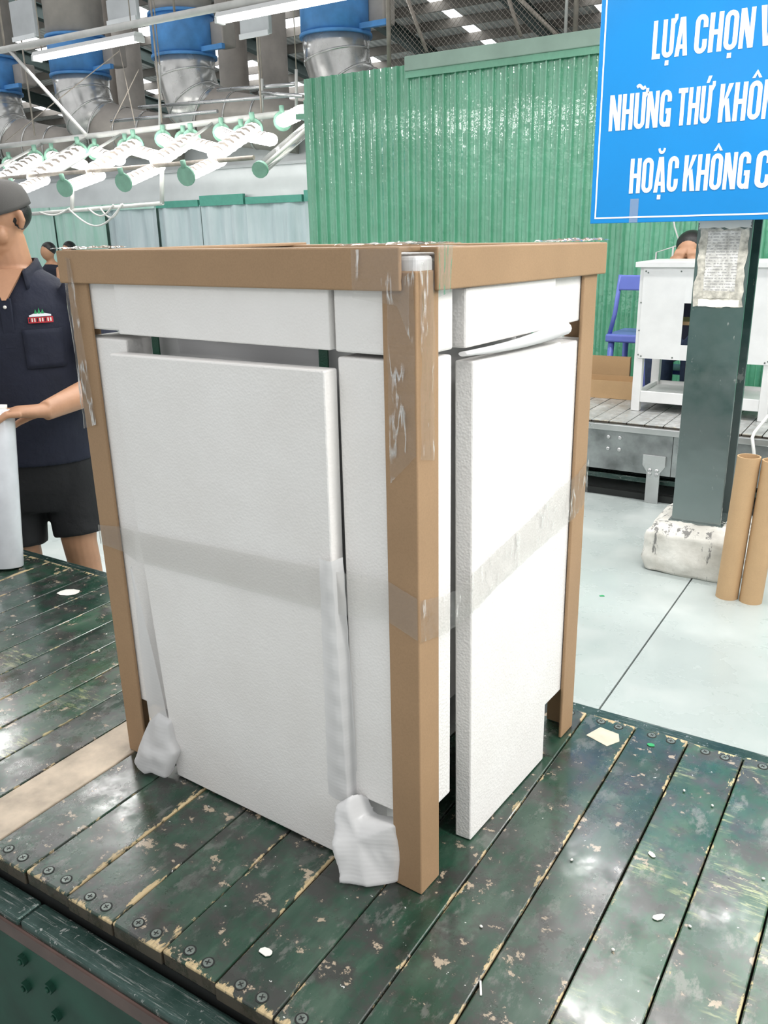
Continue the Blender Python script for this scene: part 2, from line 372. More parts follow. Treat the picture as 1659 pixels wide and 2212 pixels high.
# ------------------------------------------------------------------ mesh helpers
class MB:
    def __init__(s): s.v = []; s.f = []; s.sm = []
    def add(s, vs, fs, smooth=False):
        o = len(s.v); s.v += [tuple(v) for v in vs]
        s.f += [tuple(i + o for i in f) for f in fs]; s.sm += [smooth] * len(fs)
        return s
    def box(s, lo, hi, M=None):
        x0, y0, z0 = lo; x1, y1, z1 = hi
        vs = [Vector(p) for p in ((x0,y0,z0),(x1,y0,z0),(x1,y1,z0),(x0,y1,z0),(x0,y0,z1),(x1,y0,z1),(x1,y1,z1),(x0,y1,z1))]
        if M: vs = [M @ v for v in vs]
        return s.add(vs, [(3,2,1,0),(4,5,6,7),(0,1,5,4),(1,2,6,5),(2,3,7,6),(3,0,4,7)])
    def bar(s, a, b, w, h, up=(0,0,1)):
        a = Vector(a); b = Vector(b); d = (b - a).normalized(); up = Vector(up)
        if abs(d.dot(up)) > .98: up = Vector((0,1,0))
        x = d.cross(up).normalized() * w / 2; y = x.cross(d).normalized() * h / 2
        vs = [a-x-y, a+x-y, a+x+y, a-x+y, b-x-y, b+x-y, b+x+y, b-x+y]
        return s.add(vs, [(0,1,2,3),(7,6,5,4),(0,4,5,1),(1,5,6,2),(2,6,7,3),(3,7,4,0)])
    def tube(s, path, rad, n=12, caps=True, flat=None, smooth=True):
        path = [Vector(p) for p in path]
        if not hasattr(rad, '__len__'): rad = [rad] * len(path)
        vs = []; fs = []; prev = None
        for i, p in enumerate(path):
            t = (path[min(i+1, len(path)-1)] - path[max(i-1, 0)]).normalized()
            if prev is None:
                u = t.cross(Vector((0,0,1)))
                if u.length < 1e-3: u = t.cross(Vector((0,1,0)))
            else: u = prev - t * prev.dot(t)
            u.normalize(); prev = u; w = t.cross(u)
            r = rad[i]; ru, rw = r if hasattr(r, '__len__') else (r, r)
            for k in range(n):
                a = 2*PI*k/n; vs.append(p + u*math.cos(a)*ru + w*math.sin(a)*rw)
        for i in range(len(path)-1):
            for k in range(n):
                fs.append((i*n+k, i*n+(k+1)%n, (i+1)*n+(k+1)%n, (i+1)*n+k))
        s.add(vs, fs, smooth)
        if caps:
            m = len(s.v) - len(vs)
            s.f.append(tuple(m + k for k in reversed(range(n)))); s.sm.append(False)
            s.f.append(tuple(m + (len(path)-1)*n + k for k in range(n))); s.sm.append(False)
        return s
    def cyl(s, a, b, r, n=16, r2=None): return s.tube([a, b], [r, r if r2 is None else r2], n)
    def loft(s, rings, n=24, smooth=True):
        """rings of (centre, rx, ry, turn, [power]) lying level"""
        vs = []; fs = []
        for rg in rings:
            c, rx, ry, tz = rg[:4]; pw = rg[4] if len(rg) > 4 else 1.0
            for k in range(n):
                a = 2*PI*k/n; ca, sa = math.cos(a), math.sin(a)
                x = math.copysign(abs(ca)**pw, ca)*rx; y = math.copysign(abs(sa)**pw, sa)*ry
                vs.append((c[0]+x*math.cos(tz)-y*math.sin(tz), c[1]+x*math.sin(tz)+y*math.cos(tz), c[2]))
        m = len(rings)
        for i in range(m-1):
            for k in range(n): fs.append((i*n+k, i*n+(k+1)%n, (i+1)*n+(k+1)%n, (i+1)*n+k))
        fs.append(tuple(reversed(range(n)))); fs.append(tuple((m-1)*n+k for k in range(n)))
        return s.add(vs, fs, smooth)
    def ball(s, c, r, n=14, M=None):
        r = r if hasattr(r, '__len__') else (r, r, r); vs = []; fs = []
        for i in range(n+1):
            th = PI*i/n
            for k in range(2*n):
                a = PI*k/n
                v = Vector((r[0]*math.sin(th)*math.cos(a), r[1]*math.sin(th)*math.sin(a), r[2]*math.cos(th)))
                if M: v = M @ v
                vs.append(Vector(c) + v)
        for i in range(n):
            for k in range(2*n): fs.append((i*2*n+k, (i+1)*2*n+k, (i+1)*2*n+(k+1)%(2*n), i*2*n+(k+1)%(2*n)))
        return s.add(vs, fs, True)
    def grid(s, fn, nu, nv, smooth=True):
        vs = [fn(i/nu, j/nv) for j in range(nv+1) for i in range(nu+1)]
        fs = [(j*(nu+1)+i, j*(nu+1)+i+1, (j+1)*(nu+1)+i+1, (j+1)*(nu+1)+i) for j in range(nv) for i in range(nu)]
        return s.add(vs, fs, smooth)
    def prism(s, poly, fn, depth):
        """poly: 2-D outline, fn(x, y, d) -> point"""
        n = len(poly)
        vs = [fn(x, y, 0) for x, y in poly] + [fn(x, y, depth) for x, y in poly]
        fs = [tuple(range(n)), tuple(reversed(range(n, 2*n)))] + [(i, i+n, (i+1)%n+n, (i+1)%n) for i in range(n)]
        return s.add(vs, fs)
    def mesh(s, name, mat, weld=True):
        me = bpy.data.meshes.new(name); me.from_pydata([tuple(v) for v in s.v], [], s.f); me.update()
        me.polygons.foreach_set('use_smooth', s.sm)
        bm = bmesh.new(); bm.from_mesh(me)
        if weld: bmesh.ops.remove_doubles(bm, verts=bm.verts, dist=1e-6)
        bmesh.ops.recalc_face_normals(bm, faces=bm.faces); bm.to_mesh(me); bm.free()
        if mat is not None: me.materials.append(MT[mat] if isinstance(mat, str) else mat)
        return me
    def build(s, name, mat, parent=None, bevel=0, seg=2):
        return place(name, s.mesh(name, mat), parent, bevel=bevel, seg=seg)

def place(name, me, parent=None, loc=None, bevel=0, seg=2):
    o = bpy.data.objects.new(name, me); COL.objects.link(o)
    if parent is not None: o.parent = parent
    if loc is not None: o.location = loc
    if bevel:
        b = o.modifiers.new('edge', 'BEVEL'); b.width = bevel; b.segments = seg; b.limit_method = 'ANGLE'
    return o

def tag(o, label=None, cat=None, group=None, kind=None):
    if label: o['label'] = label
    if cat: o['category'] = cat
    if group: o['group'] = group
    if kind: o['kind'] = kind
    return o

def thing(name, label, cat, loc=(0,0,0), rz=0.0, group=None, kind=None):
    o = bpy.data.objects.new(name, None); COL.objects.link(o)
    o.location = loc; o.rotation_euler = (0, 0, rz); o.empty_display_size = .05
    return tag(o, label, cat, group, kind)

def fuse(o, voxel, smooth=4):
    r = o.modifiers.new('fuse', 'REMESH'); r.mode = 'VOXEL'; r.voxel_size = voxel; r.use_smooth_shade = True
    if smooth:
        k = o.modifiers.new('soften', 'SMOOTH'); k.factor = .5; k.iterations = smooth
    return o

def BX(*a): return MB().box(*a)

# ------------------------------------------------------------------ the setting
fl = BX((-45, -6, -.06), (14, 45, -.012)).build('floor', 'dark'); tag(fl, 'pale grey-green glossy factory floor cast in slabs', kind='structure')
xs = [-45, -24, -16, -12, -8, -4.16, -.16, 3.84, 7.84, 14]; ys = [-6, -3.0, 1.0, 5.0, 9.0, 14.0, 22, 45]
for i in range(len(xs)-1):
    for j in range(len(ys)-1):
        BX((xs[i]+.003, ys[j]+.003, -.03), (xs[i+1]-.003, ys[j+1]-.003, 0)).build('floor_slab', 'floor', fl)

# back wall: ribbed green sheets, each sheet a piece
WY = 5.2
wall = thing('wall_back', 'green ribbed sheet-metal partition behind the workplaces', None, (0, WY, 0), kind='structure')
def rib_sheet(x0, n, pitch, z0, z1):
    pr = []
    for i in range(n):
        x = x0 + i*pitch
        pr += [(x, 0), (x+pitch*.12, -.0016), (x+pitch*.30, -.0012), (x+pitch*.36, -.006), (x+pitch*.42, -.0012), (x+pitch*.58, -.0018), (x+pitch*.70, 0), (x+pitch*.77, -.020), (x+pitch*.84, -.0225), (x+pitch*.91, -.020)]
    pr.append((x0+n*pitch, 0))
    vs = [(x, y, z0) for x, y in pr] + [(x, y, z1) for x, y in pr]; k = len(pr)
    vs += [(x, y+.004, z0) for x, y in pr] + [(x, y+.004, z1) for x, y in pr]
    fs = [(i, i+1, i+1+k, i+k) for i in range(k-1)] + [(i+1+2*k, i+2*k, i+3*k, i+1+3*k) for i in range(k-1)]
    fs += [(k-1, 3*k-1, 4*k-1, 2*k-1), (0, k, 3*k, 2*k)] + [(i+k, i+1+k, i+1+3*k, i+3*k) for i in range(k-1)]
    return MB().add(vs, fs)
me_sheet = rib_sheet(0, 9, .1, 0, 2.55).mesh('wall_sheet', 'wall')
for i in range(9):
    place('wall_sheet', me_sheet, wall, (-4.06 + i*.9, (i % 2)*.003, 0))
BX((-3.085, -.05, 2.50), (4.1, .06, 2.60)).build('top_flashing', 'wall_trim', wall, .006)
BX((-3.085, -.035, 2.455), (4.1, -.022, 2.50)).build('flashing_lip', 'wall', wall)
# return side of the partition and its low roof
BX((-4.08, .01, 0), (-4.06, 3.4, 2.4)).build('side_sheet', 'wall', wall)
rf = MB()
for i in range(6): rf.box((-4.35+.0, .25+i*.14, 2.30+i*.05), (-4.05, .36+i*.14, 2.34+i*.05))
rf.build('eave_sheet', 'wall', wall)

far = BX((-45, 36, 0), (14, 36.2, 8)).build('wall_far', 'back_wall'); tag(far, 'dim far end wall of the hall', kind='structure')
lw = BX((-45.2, -6, 0), (-45, 36, 13)).build('wall_left', 'back_wall'); tag(lw, 'dim side wall far to the left', kind='structure')

# roof falling away to the back, purlins and rafters under it
def roofz(y): return 8.2 - .15*(y-10)
roof = thing('ceiling', 'corrugated metal factory roof with dark purlins and daylight panels', None, kind='structure')
def roofm():
    m, nt, b = new_mat('corrugated_roof_sheet')
    v = coords(nt)
    w = nd(nt, 'ShaderNodeTexWave', {'Vector': v, 'Scale': 1.6, 'Distortion': 0.0}, bands_direction='X').outputs['Fac']
    c = ramp(nt, noise_tex(nt, v, .5, 5), [(.3, (.66, .62, .59)), (.7, (.88, .86, .84))])
    nt.links.new(mix(nt, math_(nt, 'MULTIPLY', w, .45), c, (.16, .15, .14)), b.inputs['Base Color'])
    b.inputs['Roughness'].default_value = .5
    return m
MT['roof'] = roofm()
sky_x = [(-30.5, -29.3), (-24.2, -23.2), (-19.9, -18.3), (-15.6, -14.6), (-11.1, -10.75), (-7.5, -7.2), (-3.3, -3.0)]
edges = [-45] + [e for p in sky_x for e in p] + [14]
for i in range(len(edges)-1):
    a, b = edges[i], edges[i+1]
    sh = MB().add([(a, 6, roofz(6)), (b, 6, roofz(6)), (b, 36, roofz(36)), (a, 36, roofz(36)), (a, 6, roofz(6)+.05), (b, 6, roofz(6)+.05), (b, 36, roofz(36)+.05), (a, 36, roofz(36)+.05)],
                  [(3,2,1,0),(4,5,6,7),(0,1,5,4),(1,2,6,5),(2,3,7,6),(3,0,4,7)])
    sh.build('skylight_panel' if i % 2 else 'roof_sheet', 'skylight' if i % 2 else 'roof', roof)
for i in range(26):
    y = 8 + i*1.08
    BX((-45, y-.035, roofz(y)-.22), (14, y+.035, roofz(y)-.005)).build('purlin', 'purlin', roof)
for x in (-27.8, -24.0, -20.2, -16.5, -12.27, -8.68, -4.9, -1.1):
    r = MB()
    for dz, w, h in ((-.26, .22, .03), (-.42, .03, .32), (-.58, .22, .03)):
        r.bar((x, 6.2, roofz(6.2)+dz), (x, 35.8, roofz(35.8)+dz), w, h)
    r.build('rafter', 'rafter', roof)

# ------------------------------------------------------------------ near slat conveyor
PITCH = .098
conv = thing('slat_conveyor', 'dark green worn wooden slat conveyor carrying the wrapped package', 'conveyor', (0, 0, 0))
plank_me = BX((0, 0, -.026), (.0955, .864, 0)).mesh('slat', 'plank')
brush_me = BX((0, 0, -.026), (.0955, .864, 0)).mesh('brushed_slat', 'plank_brushed')
bare_me = BX((0, 0, -.026), (.0955, .864, 0)).mesh('bare_slat', 'plank_bare')
# one screw: dark countersink, steel head, cross slot
full = bpy.data.meshes.new('screw')
fm = MB(); mats = []
def quick(mb, idx):
    a = len(fm.f); fm.add(mb.v, mb.f); mats.extend([idx]*(len(fm.f)-a))
quick(MB().tube([(0,0,-.001), (0,0,.0005)], .0090, 20), 0)
quick(MB().tube([(0,0,0), (0,0,.0011)], [.0072, .0066], 20), 1)
quick(MB().box((-.0040, -.0008, .0008), (.0040, .0008, .0014)).box((-.0008, -.0040, .0008), (.0008, .0040, .00142)), 0)
full.from_pydata(fm.v, [], fm.f); full.update()
full.materials.append(MT['dark']); full.materials.append(MT['screw'])
full.polygons.foreach_set('material_index', mats)
k0, k1 = -31, 10
for k in range(k0, k1):
    x = .041 + PITCH*k
    bare = (k == -8)
    o = place('slat', bare_me if bare else (brush_me if k in (2, 3, 4, 5, -11, -10, -13) else plank_me), conv, (x + .001, -.269 + rnd.uniform(-.002, .002), Z0 + rnd.uniform(-.0014, 0)), .0022)
    if bare: o['label'] = 'bare unpainted wooden slat'
    if k >= -13:
        ends = [.0185, .847] if k >= -2 else [.0185]
        for yy in ends:
            for xx in (.031, .068):
                jx, jy = rnd.uniform(-.002, .002), rnd.uniform(-.0015, .0015)
                s_ = place('screw', full, o, (xx+jx, yy+jy, 0)); s_.rotation_euler.z = rnd.uniform(0, 3)

XL, XR = .041 + PITCH*k0, .041 + PITCH*k1
# hidden carrying chain bed, near and far side channels
BX((XL, -.262, Z0-.11), (XR, .588, Z0-.034)).build('carrying_bed', 'dark', conv)
for (a, b) in ((XL, -.515), (-.512, XR)):
    r = MB(); r.box((a, -.312, Z0-.075), (b, -.268, Z0-.042)); r.build('near_rail', 'rail_green', conv, .006, 3)
BX((XL, -.316, Z0-.085), (XR, -.306, Z0-.055)).build('rail_edge', 'rail_brown', conv, .003)
BX((XL, -.313, .10), (XR, -.300, Z0-.08)).build('side_panel', 'side_green', conv)
BX((XL, .600, Z0-.06), (XR, .637, Z0-.010)).build('far_rail', 'rail_green', conv, .004)
BX((XL, .625, .10), (XR, .637, Z0-.06)).build('far_side_panel', 'side_green', conv)
hexb = MB().tube([(0,0,0), (0,-.008,0)], .0095, 6, smooth=False).tube([(0,-.008,0), (0,-.012,0)], [.005, .004], 8).mesh('bolt', 'side_green')
for x, z in ((-.455, .315), (-.452, .262), (-.515, .335), (-.520, .280), (-.30, .31), (-.30, .26)):
    place('bolt', hexb, conv, (x, -.313, z))
for x in (-2.6, -1.4, -.1, .8):
    BX((x-.03, -.30, 0), (x+.03, -.26, .12)).build('leg', 'side_green', conv); BX((x-.03, .585, 0), (x+.03, .625, .12)).build('leg', 'side_green', conv)

# scraps lying on the slats
def scrap(label, x, y, sx, sy, rz, mat='paper', cat='paper scrap', group=None, z=Z0, name='paper_scrap'):
    m = MB(); pts = []
    k = 9; r = random.Random(int(abs(x*1000)+abs(y*777)))
    for i in range(k):
        a = 2*PI*i/k; q = r.uniform(.75, 1.1); pts.append((math.cos(a)*sx*q, math.sin(a)*sy*q))
    m.prism(pts, lambda a, b, d: (a, b, .0012 - d), .001)
    o = m.build(name, mat); o.location = (x, y, z); o.rotation_euler.z = rz
    return tag(o, label, cat, group)
scrap('white torn paper scrap on slats beside the film roll', -1.381, .468, .034, .022, .5)
t = MB().prism([(-.030, -.022), (.018, -.026), (.026, .004), (.012, .024), (-.026, .020)], lambda x, y, d: (x, y, .0007-d), .0007).build('masking_label', 'masking'); t.location = (.100, .530, Z0); t.rotation_euler.z = -.25
tag(t, 'cream square of masking paper stuck near the right post', 'paper scrap')
scrap('white crumpled scrap on the slats at the bottom left', -.128, -.197, .011, .007, .2)
scrap('white sticker shred on the slats at the lower right', .305, .135, .010, .005, .9)
scrap('pale paper shred on the slat below the bright reflection', .262, .255, .008, .004, -.7)
scrap('small green plastic shred beside the masking paper', .180, .545, .008, .006, .3, 'logo_green', 'plastic scrap', name='plastic_scrap')
scrap('green plastic shred on the floor by the concrete base', -.42, 2.143, .012, .008, .4, 'logo_green', 'plastic scrap', z=0, name='plastic_scrap')
g = thing('wood_splinter', 'pale wood splinter lying on slats below the front post', 'splinter', (.145, -.10, Z0))
MB().bar((-.006, .010, .001), (.004, -.009, .001), .0025, .0016).build('shard', 'paper', g)
rr_ = random.Random(3)
for i in range(14):
    x = rr_.uniform(-1.45, -.75); y = rr_.uniform(-.1, .5)
    if i > 6: x = rr_.uniform(.05, .42); y = rr_.uniform(-.15, .5)
    b = MB().ball((0,0,.0018), (.0028, .002, .0018), 4).build('foam_crumb', 'paper'); b.location = (x, y, Z0); b.rotation_euler.z = rr_.uniform(0, 3)
    tag(b, 'tiny white foam crumb on the left slats' if i <= 6 else 'tiny white foam crumb on the right slats', 'foam crumb', 'foam crumbs on the left slats' if i <= 6 else 'foam crumbs on the right slats')

# ------------------------------------------------------------------ the wrapped package
W, D, H = .66, .535, .9
PK = thing('wrapped_package', 'tall package of white foam boards with brown cardboard edge guards', 'package', (0, 0, Z0), BOX_TURN)
T = .006
def angle_post(name, cx, cy, sx, sy, w, z0, z1):
    """upright L guard; (cx, cy) outer corner, (sx, sy) inward directions"""
    pts = [(0,0), (w,0), (w,T), (T,T), (T,w), (0,w)]
    m = MB().prism([(cx+sx*a, cy+sy*b) for a, b in pts], lambda x, y, d: (x, y, z0+d), z1-z0)
    return m.build(name, 'card', PK, .0022, 3)
angle_post('corner_guard', 0, 0, -1, 1, .049, 0, .876)
angle_post('corner_guard', -W, 0, 1, 1, .049, 0, .880)
angle_post('corner_guard', 0, D, -1, -1, .052, 0, .880)
angle_post('corner_guard', -W, D, 1, -1, .049, 0, .880)
def top_guard(p0, p1, inward, w=.049):
    """L guard lying along the top edge: upright flange outside, flat flange on top"""
    p0 = Vector(p0); p1 = Vector(p1); i = Vector(inward)
    d = p1 - p0; pts = [(0, 0), (w, 0), (w, -T), (T, -T), (T, -w), (0, -w)]
    m = MB(); k = len(pts)
    vs = [p0 + i*a + Vector((0,0,b)) for a, b in pts] + [p1 + i*a + Vector((0,0,b)) for a, b in pts]
    m.add(vs, [tuple(range(k)), tuple(reversed(range(k, 2*k)))] + [(q, q+k, (q+1)%k+k, (q+1)%k) for q in range(k)])
    return m.build('top_guard', 'card', PK, .0022, 3)
ZT = .9025
top_guard((-W-.008, -T-.001, ZT), (-.018, -T-.001, ZT), (0, 1, 0))
top_guard((T+.001, .036, ZT-.001), (T+.001, D+.018, ZT-.007), (-1, 0, 0))
top_guard((-W-.001-T, .03, ZT), (-W-.001-T, D, ZT), (1, 0, 0))
top_guard((-W, D+T+.001, ZT-.004), (0, D+T+.001, ZT-.006), (0, -1, 0))

def eps(name, lo, hi, mat='eps', bev=.003):
    return BX(lo, hi).build(name, mat, PK, bev)
# corner blocks of the upper row, boards between them
i0 = T + .0015
eps('corner_block', (-.128, i0, .777), (-i0, .094, .885), 'eps')
eps('corner_block', (-W+i0, i0, .783), (-.549, .10, .885))
eps('corner_block', (-.11, .392, .776), (-i0, D-i0, .885))
eps('corner_block', (-W+i0, D-.13, .776), (-W+.12, D-i0, .885))
o = eps('upper_board', (-.5475, .002, .779), (-.132, .032, .888), 'eps', .002)
o = eps('upper_board', (-.030, .113, .776), (.0, .377, .851), 'eps')
eps('upper_board', (-.54, D-.034, .776), (-.135, D-.004, .888))
eps('upper_board', (-W+.004, .10, .776), (-W+.034, D-.13, .888))
eps('top_board', (-W+.05, .045, .872), (-.045, D-.045, .894))
# upright corner columns below
eps('corner_column', (-.126, i0+.001, .118), (-i0, .092, .771), 'eps_cut', .003)
eps('corner_column', (-W+i0, i0, .118), (-.540, .10, .770), 'eps')
eps('corner_column', (-.10, .410, .10), (-i0, D-i0, .745), 'eps_cut')
eps('corner_column', (-W+i0, D-.12, .10), (-W+.12, D-i0, .745))
# large side boards
def slab(quad_front, back, name):
    m = MB(); b = Vector(back)
    vs = [Vector(p) for p in quad_front] + [Vector(p)+b for p in quad_front]
    m.add(vs, [(0,1,2,3),(7,6,5,4),(0,4,5,1),(1,5,6,2),(2,6,7,3),(3,7,4,0)])
    return m.build(name, 'eps', PK, .0025)
slab([(-.519, -.006, .002), (-.142, -.004, .004), (-.126, -.018, .757), (-.549, -.019, .752)], (0, .026, 0), 'side_board')
slab([(.001, .140, .001), (.001, .403, .001), (.001, .404, .752), (.002, .129, .758)], (-.027, -.002, 0), 'side_board')
slab([(-.14, D+.002, .01), (-.52, D+.002, .01), (-.52, D+.002, .75), (-.14, D+.002, .75)], (0, -.026, 0), 'side_board')
slab([(-W, .40, .01), (-W, .14, .01), (-W, .14, .75), (-W, .40, .75)], (.026, 0, 0), 'side_board')
# the cabinet inside and its straps
cb = BX((-.585, .055, .20), (-.075, .455, .868)).build('cabinet_body', 'cabinet', PK, .003)
for x in (-.565, -.12):
    for y in (.075, .42): BX((x-.022, y-.022, 0.02), (x+.022, y+.022, .20)).build('cabinet_leg', 'cabinet', PK)
BX((-.565, .075, .10), (-.10, .42, .118)).build('cabinet_shelf', 'cabinet', PK)
fw = MB().grid(lambda u, v: (-.47+.29*u, .049+.004*math.sin(u*9+v*4), .69+.10*v+.002*math.sin(u*31)), 40, 10)
fw.build('inner_wrap', 'foam_thick', PK)
for x in (-.507, -.172):
    BX((x-.0075, .036, .10), (x+.0075, .0385, .87)).build('strap', 'strap', PK)
BX((-.0405, .420, .12), (-.038, .436, .87)).build('strap', 'strap', PK)
# white filler left open at the front top corner
BX((-.044, .0025, .850), (-.0015, .040, .892)).build('corner_filler', 'foam_thick', PK, .004)

# foam sleeves bulging out at the feet
def pouch(outline, normal, depth, seed, back=.5):
    c = sum((Vector(p) for p in outline), Vector())/len(outline); nv = Vector(normal).normalized()
    # refine the outline
    pts = []
    for i, p in enumerate(outline):
        q = Vector(outline[(i+1) % len(outline)]); p = Vector(p)
        for t in range(3): pts.append(p.lerp(q, t/3))
    n = len(pts); m = MB(); vs = []; fs = []
    prof = [(-back, .0), (-back, .45), (-back*.95, .8), (-back*.6, .96), (0, 1.0), (.35, .985), (.62, .92), (.80, .74), (.90, .48), (.96, .22), (.98, .03)]
    for j, (h, sc2) in enumerate(prof):
        for i, p in enumerate(pts):
            q = c + (p-c)*max(.02, sc2)
            w = noise.noise(q*26 + Vector((seed, 0, 0)))*.30 + noise.noise(Vector((q.x*14, q.y*14, q.z*48)) + Vector((seed, 3, 0)))*.22
            q = q + nv*depth*(h + (w if h > 0 else 0))
            q.z = max(q.z, .001)
            vs.append(q)
    for j in range(len(prof)-1):
        for i in range(n): fs.append((j*n+i, j*n+(i+1)%n, (j+1)*n+(i+1)%n, (j+1)*n+i))
    fs.append(tuple(range(n))); fs.append(tuple((len(prof)-1)*n+i for i in range(n)))
    m.add(vs, fs, True); o = m.build('foam_sleeve', 'foam', PK)
    fuse(o, .0032, 5)
    return o
pouch([(-.112, -.012, .136), (-.130, -.018, .118), (-.131, -.028, .095), (-.127, -.040, .062), (-.110, -.046, .001), (-.070, -.028, .001), (-.042, .000, .001), (-.030, .012, .06), (-.036, .012, .105), (-.072, .004, .100), (-.096, -.006, .100)], (-.35, -.93, .1), .017, 4, 1.6)
pouch([(-.575, -.004, .098), (-.583, -.014, .070), (-.595, -.020, .039), (-.606, -.026, .011), (-.590, -.030, .003), (-.570, -.032, .001), (-.555, -.030, .008), (-.522, -.026, .006), (-.506, -.022, .041), (-.496, -.018, .063), (-.510, -.010, .083), (-.514, -.004, .117), (-.545, -.004, .126)], (.1, -1, .1), .018, 11, 1.2)
# foam strips running up over the board edges
def sheet(fn, nu, nv, name, mat='foam'): 
    return MB().grid(fn, nu, nv).build(name, mat, PK)
def lerp(a, b, t): return a + (b-a)*t
sheet(lambda u, v: (lerp(lerp(-.163, -.118, u), lerp(-.146, -.119, u), v), -.0075-.0145*v - .004*math.sin(u*PI) + .0006*math.sin(v*60+u*2) + (.018 if u > .93 else 0)*1.0, lerp(.112, .505, v)), 18, 60, 'foam_strip')
sheet(lambda u, v: (lerp(lerp(-.588, -.523, u), lerp(-.563, -.553, u), v**1.4), lerp(.000, -.0085, u)-.015*v - .004*math.sin(u*PI), lerp(.095, .40, v) ), 14, 40, 'foam_strip')
# rolled foam tail hanging in the gap of the right side
pth = []; rad = []
for i in range(24):
    u = i/23; y = lerp(.098, .405, u)
    z = .7712 - .005*math.sin(u*PI*.9) + (.006*u*u)
    pth.append((.004+.004*u, y, z)); rad.append((lerp(.006, .0145, u**1.4)*(1 if u < .93 else math.sqrt(max(.06, 1-((u-.93)/.07)**2)))*(1+.1*math.sin(i*2.1)), lerp(.003, .011, u)))
MB().tube(pth, rad, 14).build('foam_tail', 'foam_thick', PK)

# clear tape: band around the middle, patches at the top corners
def tape_band(pts, name, seed, mat='tape', wr=.0012, nv=10, seg=14):
    """pts: (lower point, upper point) pairs along the band"""
    m = MB(); vs = []; rows = []
    for i in range(len(pts)-1):
        for s in range(seg + (i == len(pts)-2)):
            t = s/seg
            lo = Vector(pts[i][0]).lerp(Vector(pts[i+1][0]), t); hi = Vector(pts[i][1]).lerp(Vector(pts[i+1][1]), t)
            rows.append((lo, hi))
    for j, (lo, hi) in enumerate(rows):
        for k in range(nv+1):
            p = lo.lerp(hi, k/nv)
            w = wr*abs(noise.noise(Vector((j*.7, k*.22, seed)))) + wr*.8*abs(noise.noise(Vector((j*1.9, k*.35, seed+5))))
            vs.append(p + pts_out(p)*(w + .0006))
    fs = [(j*(nv+1)+k, j*(nv+1)+k+1, (j+1)*(nv+1)+k+1, (j+1)*(nv+1)+k) for j in range(len(rows)-1) for k in range(nv)]
    m.add(vs, fs, True)
    return m.build(name, mat, PK)
def pts_out(p):
    if p.y < .004 and p.x < -.001: return Vector((0, -1, 0))
    if p.x > -.004: return Vector((1, 0, 0))
    return Vector((-.7, -.7, 0)).normalized()
o_ = -.0008
tape_band([((-W-.001, .03, .43), (-W-.001, .03, .462)), ((-W-.0012, o_, .415), (-W-.0012, o_, .450)), ((-.60, o_, .413), (-.60, o_, .458)), ((-.545, -.0165, .412), (-.545, -.0165, .466)),
           ((-.17, -.0175, .425), (-.17, -.0185, .487)), ((-.137, -.0172, .424), (-.137, -.0185, .488)), ((-.05, o_, .428), (-.05, o_, .487)), ((-.001, o_-.0004, .412), (-.001, o_-.0004, .472)),
           ], 'tape_band', 2)
tape_band([((.0012, .000, .41), (.0012, .000, .470)), ((.0012, .050, .400), (.0012, .050, .458)), ((.0012, .092, .398), (.0012, .092, .452)), ((.0026, .132, .402), (.0026, .132, .462)), ((.0026, .205, .415), (.0026, .200, .475)),
           ((.0026, .33, .430), (.0026, .33, .495)), ((.0026, .40, .437), (.0026, .40, .512)), ((.0012, .484, .442), (.0012, .484, .520)), ((.0014, .535, .462), (.0014, .535, .536))], 'tape_band', 8, 'tape_crinkled', .0045)
# front top corner wrap
tape_band([((-.085, -.0085, .845), (-.085, -.0085, .900)), ((-.02, -.0085, .838), (-.02, -.0085, .902)), ((-.004, -.007, .80), (-.004, -.007, .904))], 'corner_tape', 21, 'tape_crinkled', .003)
tape_band([((-.040, o_, .62), (-.040, o_, .85)), ((-.001, o_, .66), (-.001, o_, .88))], 'corner_tape', 25, 'tape_crinkled', .004, 24)
tape_band([((.0012, .004, .655), (.0012, .004, .885)), ((.0012, .034, .648), (.0012, .034, .890))], 'corner_tape', 31, 'tape_crinkled', .004, 24)
tape_band([((.008, .034, .845), (.008, .034, .905)), ((.008, .060, .850), (.008, .066, .903))], 'corner_tape', 35, 'tape', .0008)
MB().grid(lambda u, v: (lerp(-.11, .010, u), lerp(-.010, .085, v), .9045+.005*abs(noise.noise(Vector((u*6, v*6, 2.)))) - (.012*max(0, u-.9)*10)*0), 26, 22).build('corner_tape', 'tape_crinkled', PK)
# far left and far right corners
tape_band([((-W-.0014, .02, .62), (-W-.0014, .02, .90)), ((-W-.0012, o_, .62), (-W-.0012, o_, .895)), ((-.628, o_, .63), (-.628, -.0085, .890))], 'corner_tape', 41, 'tape_crinkled', .0035, 24)
MB().grid(lambda u, v: (lerp(-W-.016, -.60, u), lerp(-.011, .08, v), .9045+.005*abs(noise.noise(Vector((u*6, v*6, 7.))))), 18, 18).build('corner_tape', 'tape_crinkled', PK)
MB().grid(lambda u, v: (lerp(-.07, .010, u), lerp(.44, D+.02, v), .899+.008*abs(noise.noise(Vector((u*6, v*6, 12.))))), 18, 18).build('corner_tape', 'tape_crinkled', PK)

# ------------------------------------------------------------------ stretch film roll held on the slats
roll_a = Vector((-1.700, .500, Z0)); roll_b = Vector((-1.735, .575, .915))
FR = thing('stretch_film_roll', 'white roll of stretch film standing on the slats under the hand', 'film roll', roll_a)
ax = roll_b - roll_a
MB().tube([Vector((0,0,.002)), ax*.5, ax*.985], .046, 40).build('wound_film', 'film_roll', FR, .003)
MB().tube([ax*.98, ax*1.012], [.027, .027], 24).build('core', 'paper', FR)

